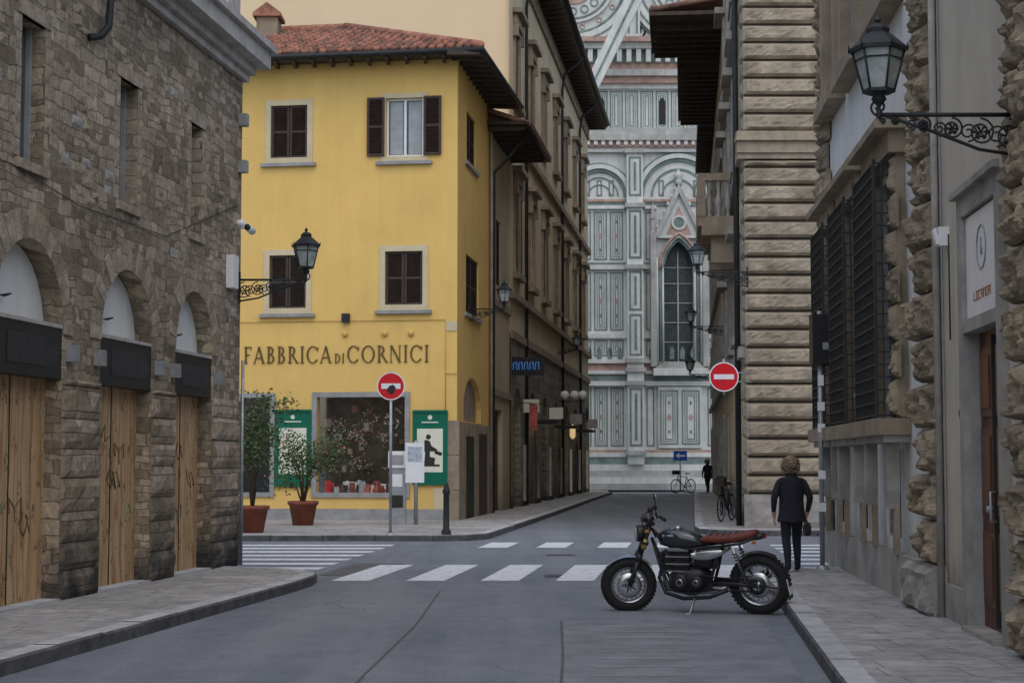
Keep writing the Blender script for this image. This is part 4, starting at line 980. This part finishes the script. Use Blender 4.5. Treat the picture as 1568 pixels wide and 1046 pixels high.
for s_ in (-1,1):
    b.tube([(.45,0,1.0),(.45,s_*.1,1.01),(.44,s_*.2,1.07),(.41,s_*.30,1.07),(.37,s_*.39,1.055)],.012,MBLK,8); b.cyl((.395,s_*.31,1.07),(.355,s_*.42,1.05),.019,.019,RUB,10)
    b.tube([(.43,s_*.24,1.08),(.46,s_*.27,1.09),(.45,s_*.38,1.07)],.007,CHR,5); b.lathe((.44,s_*.21,1.07),[(.0,-.03),(.03,-.03),(.03,.03),(0,.03)],MBLK,10)
    if s_>0:
        b.tube([(.43,s_*.26,1.08),(.44,s_*.30,1.19),(.44,s_*.33,1.26)],.006,MBLK,5); b.loft([(.445,s_*.35,1.29,.055,.04),(.46,s_*.35,1.29,.045,.03)],MBLK,14,2); b.loft([(.436,s_*.35,1.29,.05,.035),(.445,s_*.35,1.29,.055,.04)],CHR,14,2)
    b.tube([(.52,s_*.1,.9),(.53,s_*.17,.9)],.006,MBLK,5); b.loft([(.51,s_*.19,.9,.02,.018),(.55,s_*.19,.9,.018,.016)],ORNG,10,2)
b.tube([(.45,.2,1.07),(.5,.1,.98),(.42,.04,.8)],.007,RUB,5); b.tube([(.44,-.2,1.08),(.56,-.08,1.0),(.5,-.02,.75)],.007,RUB,5); b.tube([(.44,.22,1.07),(.58,.12,.85),(.62,.1,.6),(.7,.09,.42)],.006,RUB,5)
b.obj('front_fork_and_bars',rt,SM)
b=B()
b.loft([(.37,0,.79,.03,.03),(.35,0,.80,.09,.075),(.27,0,.805,.125,.10),(.15,0,.80,.135,.11),(.02,0,.785,.12,.095),(-.08,0,.765,.09,.07),(-.15,0,.75,.06,.045),(-.165,0,.745,.02,.02)],TANK,24,2.6)
for s_ in (-1,1): b.loft([(.31,s_*.085,.835,.03,.02),(.2,s_*.098,.84,.034,.026),(.08,s_*.092,.825,.03,.022),(0,s_*.082,.80,.025,.012)],TANKS,12,2)
b.lathe((.16,0,.905),[(.045,0),(.045,.015),(.03,.025),(0,.027)],CHR,14)
b.obj('fuel_tank',rt)
b=B()
b.loft([(-.10,0,.79,.07,.02),(-.16,0,.80,.11,.04),(-.32,0,.80,.125,.045),(-.48,0,.815,.12,.048),(-.60,0,.84,.11,.05),(-.68,0,.86,.09,.042),(-.72,0,.87,.05,.02)],SEATM,20,3)
for x in (-.2,-.27,-.34,-.41,-.48,-.55): b.tube([(x,-.115,.81+max(0,-x-.3)*.12),(x,-.06,.848+max(0,-x-.3)*.12),(x,.06,.848+max(0,-x-.3)*.12),(x,.115,.81+max(0,-x-.3)*.12)],.006,SEATM,5)
b.obj('seat',rt)
b=B()
for s_ in (-1,1):
    b.tube([(.46,0,.90),(.30,s_*.07,.74),(.0,s_*.10,.70),(-.3,s_*.11,.735),(-.55,s_*.11,.77),(-.70,s_*.08,.83)],.016,MBLK,8)
    b.tube([(.46,0,.80),(.36,s_*.06,.5),(.28,s_*.1,.26),(.0,s_*.11,.22),(-.18,s_*.11,.28),(-.25,s_*.10,.5),(-.3,s_*.11,.73)],.017,MBLK,8)
    b.tube([(-.2,s_*.11,.33),(-.5,s_*.12,.34),(-.715,s_*.12,.325)],[.028,.024,.022],MBLK,8)
    b.cyl((-.60,s_*.13,.36),(-.46,s_*.13,.74),.012,.012,CHR,8)
    hel=[]
    for t in range(60):
        a=t*.9; f=t/59; cx=-.585+f*.10; cz=.40+f*.27; hel.append((cx+.026*math.cos(a),s_*.13+.026*math.sin(a),cz))
    b.tube(hel,.006,MBLK,5)
    b.cyl((-.22,s_*.12,.32),(-.24,s_*.2,.31),.014,.014,RUB,8)
    b.loft([(.0,s_*.105,.63,.012,.025),(-.08,s_*.12,.63,.02,.045),(-.2,s_*.125,.64,.022,.055),(-.32,s_*.12,.665,.015,.038),(-.38,s_*.115,.68,.008,.015)],CHR,12,2.6)
    b.tube([(-.68,s_*.08,.80),(-.7,s_*.16,.80)],.006,MBLK,5); b.loft([(-.73,s_*.18,.8,.018,.018),(-.69,s_*.18,.8,.02,.018)],ORNG,10,2)
b.loft([(-.68,0,.82,.07,.03),(-.75,0,.835,.06,.035),(-.79,0,.84,.04,.025)],MBLK,14,2.5); b.loft([(-.785,0,.835,.045,.022),(-.80,0,.835,.035,.018)],REDL,12,2)
b.tube([(-.715,.09,.325),(-.95,.09,.30),(-1.0,.02,.36)],.009,MBLK,6); b.obox((-1.02,0,.30),(.006,0,.002),(0,.09,0),(.02,0,.12),MBLK); b.obox((-1.035,0,.31),(.003,0,.001),(0,.08,0),(.015,0,.08),SWHITE)
P=[(-.715+.355*math.cos(a),.325+.355*math.sin(a)) for a in [math.radians(d) for d in range(50,125,9)]]
for i in range(len(P)-1):
    (x0,z0),(x1,z1)=P[i],P[i+1]; b.add([(x0,-.07,z0-.02),(x0,0,z0),(x0,.07,z0-.02),(x1,-.07,z1-.02),(x1,0,z1),(x1,.07,z1-.02)],[(0,1,4,3),(1,2,5,4)],MBLK,True)
b.tube([(-.05,.11,.24),(-.0,.24,.03),(.03,.27,.035)],[.014,.012,.014],CHR,6)
b.obj('frame_and_tail',rt)
b=B()
b.loft([(.26,0,.33,.10,.09),(.2,0,.34,.13,.13),(.05,0,.35,.14,.15),(-.08,0,.36,.13,.14),(-.18,0,.36,.09,.09)],MBLK,18,3)
for s_ in (-1,1):
    for x,rr in ((.12,.09),(-.06,.075)):
        b.lathe((x,s_*.14,.35),[(rr,-.03*s_),(rr,.02*s_),(rr*.8,.035*s_),(0,.036*s_)],MBLK,22,axis='y'); b.lathe((x,s_*.176,.35),[(rr*.3,0),(rr*.42,0),(rr*.42,.003*s_),(rr*.3,.003*s_)],CHR,20,axis='y')
    b.tube([(.22,s_*.06,.55),(.33,s_*.07,.52),(.37,s_*.08,.38),(.30,s_*.09,.22),(.1,s_*.12,.17),(-.2,s_*.16,.2),(-.4,s_*.18,.28)],.022,MBLK if s_>0 else CHR,10)
    if s_<0: b.cyl((-.36,s_*.18,.265),(-.78,s_*.2,.40),.04,.05,MBLK,16); b.cyl((-.78,s_*.2,.40),(-.80,s_*.2,.407),.05,.035,CHR,16)
for i in range(9): z=.46+i*.026; b.obox((.15-i*.0,0,z),(.13,0,0),(0,.115,0),(0,0,.007),MBLK if i%3 else CHR)
b.obox((.15,0,.58),(.10,0,0),(0,.09,0),(0,0,.11),MBLK); b.obox((.14,0,.69),(.11,0,0),(0,.1,0),(0,0,.02),CHR)
b.loft([(-.02,0,.55,.07,.07),(-.14,0,.56,.1,.09),(-.26,0,.56,.09,.08)],MBLK,14,3)
b.obox((.335,0,.56),(.015,0,0),(0,.1,0),(0,0,.1),MBLK)
b.tube([(-.06,.12,.29),(-.4,.13,.27),(-.715,.13,.265)],.01,RUB,5); b.tube([(-.06,.12,.42),(-.4,.13,.4),(-.715,.13,.385)],.01,RUB,5)
b.lathe((-.715,.13,.325),[(.05,0),(.09,0),(.09,.006),(.05,.006)],MBLK,20,axis='y')
b.obj('engine_and_exhaust',rt)

# ------------------------------------------------------------------ people
SKIN=M('skin',(.45,.27,.19),.6,4,.1,0); COAT=M('dark_coat',(.020,.021,.029),.9,8,.3,.4,40); TROU=M('dark_trousers',(.016,.018,.026),.9,8,.3,.3,40); HAIR=M('greying_hair',(.26,.19,.135),.75,14,.5,.9,60); SHOE=M('black_shoes',(.012,.012,.012),.5,8,.2,0); BAG=M('dark_bag',(.03,.022,.02),.6,6,.2,.2)
def person(M4,sc_=1.0,step=.12,name='pedestrian',coat=COAT):
    rt=root(name,M4@Matrix.Scale(sc_,4))
    V=[];E=[];Rd=[]
    def v(p,r,par=None):
        V.append(p); Rd.append(r if isinstance(r,tuple) else (r,r))
        if par is not None: E.append((par,len(V)-1))
        return len(V)-1
    pel=v((0,0,.86),(.145,.115)); sp=v((0,-.005,1.02),(.135,.105),pel); ch=v((0,-.01,1.2),(.165,.115),sp); ub=v((0,0,1.31),(.12,.085),ch)
    nk=v((0,.02,1.38),.055,ub); n2=v((.0,.035,1.43),.052,nk); hd=v((0,.055,1.50),(.078,.09),n2); ht=v((0,.05,1.58),(.07,.085),hd)
    for s_ in (-1,1):
        f=step*s_
        sh=v((.175*s_,0,1.30),.064,ub); el=v((.265*s_,-.05,1.07),.054,sh); wr=v((.25*s_,.06,.87),.034,el); pm=v((.235*s_,.09,.80),(.022,.036),wr)
        pm2=v((.235*s_,.095,.76),(.019,.038),pm)
        for k,(yy,ln) in enumerate(((-.027,.06),(-.009,.075),(.009,.07),(.027,.055))):
            a=v((.233*s_,.095+yy,.735),.009,pm2); c=v((.228*s_,.098+yy,.735-ln*.55),.0085,a); v((.215*s_,.102+yy,.735-ln),.0075,c)
        a=v((.222*s_,.13,.785),.011,pm); c=v((.215*s_,.15,.755),.0095,a); v((.213*s_,.152,.73),.008,c)
        hp=v((.085*s_,0,.80),(.098,.1),pel); kn=v((.095*s_,.04+f*.6,.46),(.066,.068),hp); cf=v((.1*s_,f*.95-.02,.30),(.058,.062),kn); an=v((.105*s_,f*1.2-.04,.09),.042,cf)
        v((.105*s_,f*1.2-.08,.045),(.036,.036),an); ft=v((.115*s_,f*1.2+.05,.04),(.04,.03),an); v((.12*s_,f*1.2+.13,.03),(.034,.022),ft)
    me=bpy.data.meshes.new('body'); me.from_pydata([Vector(p) for p in V],E,[]); o=bpy.data.objects.new('body',me); sc.collection.objects.link(o)
    sk=o.modifiers.new('skin','SKIN'); sk.use_smooth_shade=True
    for i,rd in enumerate(Rd): me.skin_vertices[0].data[i].radius=rd
    me.skin_vertices[0].data[0].use_root=True
    ss=o.modifiers.new('s','SUBSURF'); ss.levels=2; ss.render_levels=2
    dg=bpy.context.evaluated_depsgraph_get(); nm=bpy.data.meshes.new_from_object(o.evaluated_get(dg)); bpy.data.objects.remove(o)
    nm.materials.clear()
    for m_ in (coat,TROU,SKIN,SHOE): nm.materials.append(m_)
    for p in nm.polygons:
        c=p.center; p.use_smooth=True
        if c.z>1.40: k=2
        elif c.z<.085: k=3
        elif abs(c.x)>.18 and c.z<.86: k=2
        elif c.z<.8: k=1
        else: k=0
        p.material_index=k
    o=bpy.data.objects.new('body',nm); sc.collection.objects.link(o); o.parent=rt
    b=B()
    segs=36; rings=[]
    for z,rx,ry in ((.72,.205,.165),(.77,.20,.16),(.86,.182,.15),(1.0,.170,.135),(1.12,.182,.138),(1.22,.190,.138),(1.29,.175,.125)):
        wv=.016*(1.3-z)
        rings.append([((rx+wv*math.sin(k*1.3+z*9)+.008*math.sin(k*3.1+z*21))*math.cos(2*math.pi*k/segs),(ry+wv*math.sin(k*1.7+z*5)+.008*math.sin(k*2.7+z*25))*math.sin(2*math.pi*k/segs),z+.012*math.sin(k*.9)) for k in range(segs)])
    vs=[p for q in rings for p in q]; fs=[(i*segs+k,i*segs+(k+1)%segs,(i+1)*segs+(k+1)%segs,(i+1)*segs+k) for i in range(6) for k in range(segs)]
    b.add(vs,fs,coat,True)
    b.lathe((0,.015,1.34),[(.11,-.04),(.09,.02),(.07,.07),(.062,.07)],coat,16)
    b.obj('coat',rt)
    b=B()
    for i in range(190):
        a=R(0,2*math.pi); e_=R(-.9,1.4); p=Vector((math.cos(a)*math.cos(e_),math.sin(a)*math.cos(e_),math.sin(e_)))
        if p.y>.45 and p.z<.55: continue
        c=Vector((0,.035,1.545))+Vector((p.x*.12,p.y*.125,p.z*.13)); q=R(.012,.03)
        b.tube([c+Vector((q*math.cos(t*1.3),q*math.sin(t*1.3)*.8,-t*.009)) for t in range(6)],[.008,.012,.012,.011,.008,.004],HAIR,5)
    b.loft([(-.1,.03,1.54,.04,.05),(-.07,.03,1.545,.095,.11),(0,.025,1.55,.11,.125),(.07,.03,1.545,.095,.11),(.1,.03,1.54,.04,.05)],HAIR,16,2)
    b.obj('hair',rt)
    b=B()
    b.loft([(-.012,.155,1.5,.008,.012),(0,.168,1.495,.016,.02),(.012,.155,1.5,.008,.012)],SKIN,10,2)
    for s_ in (-1,1):
        b.lathe((.032*s_,.143,1.525),[(0,-.012),(.011,-.006),(.012,.004),(0,.01)],SWHITE,10,axis='y'); b.lathe((.032*s_,.153,1.525),[(0,-.002),(.005,-.001),(.005,.001),(0,.002)],INK,8,axis='y')
        b.loft([(.088*s_,.05,1.51,.018,.03),(.1*s_,.045,1.512,.015,.028)],SKIN,10,2)
    b.tube([(-.022,.148,1.462),(0,.154,1.46),(.022,.148,1.462)],.005,FLOW,6)
    b.obj('face',rt)
    return rt
p1=person(T(3.8,23.3,.12,.08),.94)
b=B(); b.loft([(.215,.12,.60,.09,.07),(.235,.12,.61,.12,.1),(.275,.12,.61,.12,.1),(.295,.12,.60,.09,.07)],BAG,14,3.5)
b.tube([(.245,.04,.69),(.24,.06,.74),(.235,.10,.76),(.24,.16,.74),(.245,.2,.69)],.008,BAG,6); b.obj('handbag',p1)
person(T(9.6,84,.12,.3),1.0,.16)

# ------------------------------------------------------------------ bicycle
def bicycle(M4):
    rt=root('bicycle',M4); b=B()
    for cx in (-.52,.52):
        b.tube([(cx+.33*math.cos(2*math.pi*k/28),0,.34+.33*math.sin(2*math.pi*k/28)) for k in range(28)],.018,RUB,6,True)
        b.tube([(cx+.305*math.cos(2*math.pi*k/28),0,.34+.305*math.sin(2*math.pi*k/28)) for k in range(28)],.01,CHR,5,True)
        for k in range(14): a=2*math.pi*k/14; b.tube([(cx,0,.34),(cx+.3*math.cos(a),0,.34+.3*math.sin(a))],.002,CHR,3)
    bb=(-.08,0,.28);st=(-.22,0,.78);hd=(.33,0,.82)
    for p,q in ((bb,st),(bb,(.36,0,.72)),(st,hd),((-.52,0,.34),bb),((-.52,0,.34),st),((.52,0,.34),(.31,0,.92))): b.tube([p,q],.018,MBLK,6)
    b.tube([(-.22,0,.78),(-.26,0,.93)],.013,CHR,6); b.loft([(-.4,0,.94,.07,.025),(-.28,0,.95,.06,.03),(-.14,0,.95,.02,.02)],RUB,10,2)
    b.tube([(.31,0,.92),(.30,0,1.02)],.013,CHR,6); b.tube([(.2,-.28,1.03),(.3,-.2,1.04),(.33,0,1.02),(.3,.2,1.04),(.2,.28,1.03)],.012,CHR,6)
    b.lathe((-.08,-.04,.28),[(.07,0),(.1,0),(.1,.006),(.07,.006)],CHR,16,axis='y'); b.tube([(-.08,-.06,.28),(0,-.06,.14)],.01,CHR,5); b.tube([(-.08,.06,.28),(-.16,.06,.42)],.01,CHR,5)
    b.obox((0,-.1,.14),(.04,0,0),(0,.04,0),(0,0,.01),RUB); b.obox((-.16,.1,.42),(.04,0,0),(0,.04,0),(0,0,.01),RUB)
    b.obox((.5,0,1.0),(.14,0,0),(0,.12,0),(0,0,.1),BAG)
    b.obj('frame_and_wheels',rt)
bicycle(T(5.45,43.6,.12,math.radians(-112))); bicycle(T(5.95,48.5,.12,math.radians(-100))); bicycle(T(8.3,83,.12,math.radians(-140)))

# ------------------------------------------------------------------ light, world, camera
w=bpy.data.worlds.new('World'); sc.world=w; w.use_nodes=True; nt=w.node_tree; bg=nt.nodes['Background']
sk=nt.nodes.new('ShaderNodeTexSky'); sk.sky_type='NISHITA'; sk.sun_disc=False
EL,AZ=math.radians(58),math.radians(172)
sk.sun_elevation=EL; sk.sun_rotation=AZ; sk.air_density=1.0; sk.dust_density=2.0; sk.ozone_density=1.5
nt.links.new(sk.outputs[0],bg.inputs[0]); bg.inputs[1].default_value=.15
L=bpy.data.lights.new('sun','SUN'); L.energy=1.45; L.angle=math.radians(110); L.color=(1,.975,.945)
lo=bpy.data.objects.new('sun',L); sc.collection.objects.link(lo)
d=Vector((math.sin(AZ)*math.cos(EL),math.cos(AZ)*math.cos(EL),math.sin(EL))); lo.rotation_euler=(-d).to_track_quat('-Z','Y').to_euler()
cam=bpy.data.cameras.new('camera'); cam.lens=60; cam.sensor_width=36; cam.clip_end=2000; cam.clip_start=.1
co=bpy.data.objects.new('camera',cam); sc.collection.objects.link(co); co.location=(0,0,1.6); co.rotation_euler=(math.radians(94.05),0,0); sc.camera=co
sc.view_settings.view_transform='Standard'; sc.view_settings.look='None'; sc.view_settings.exposure=0
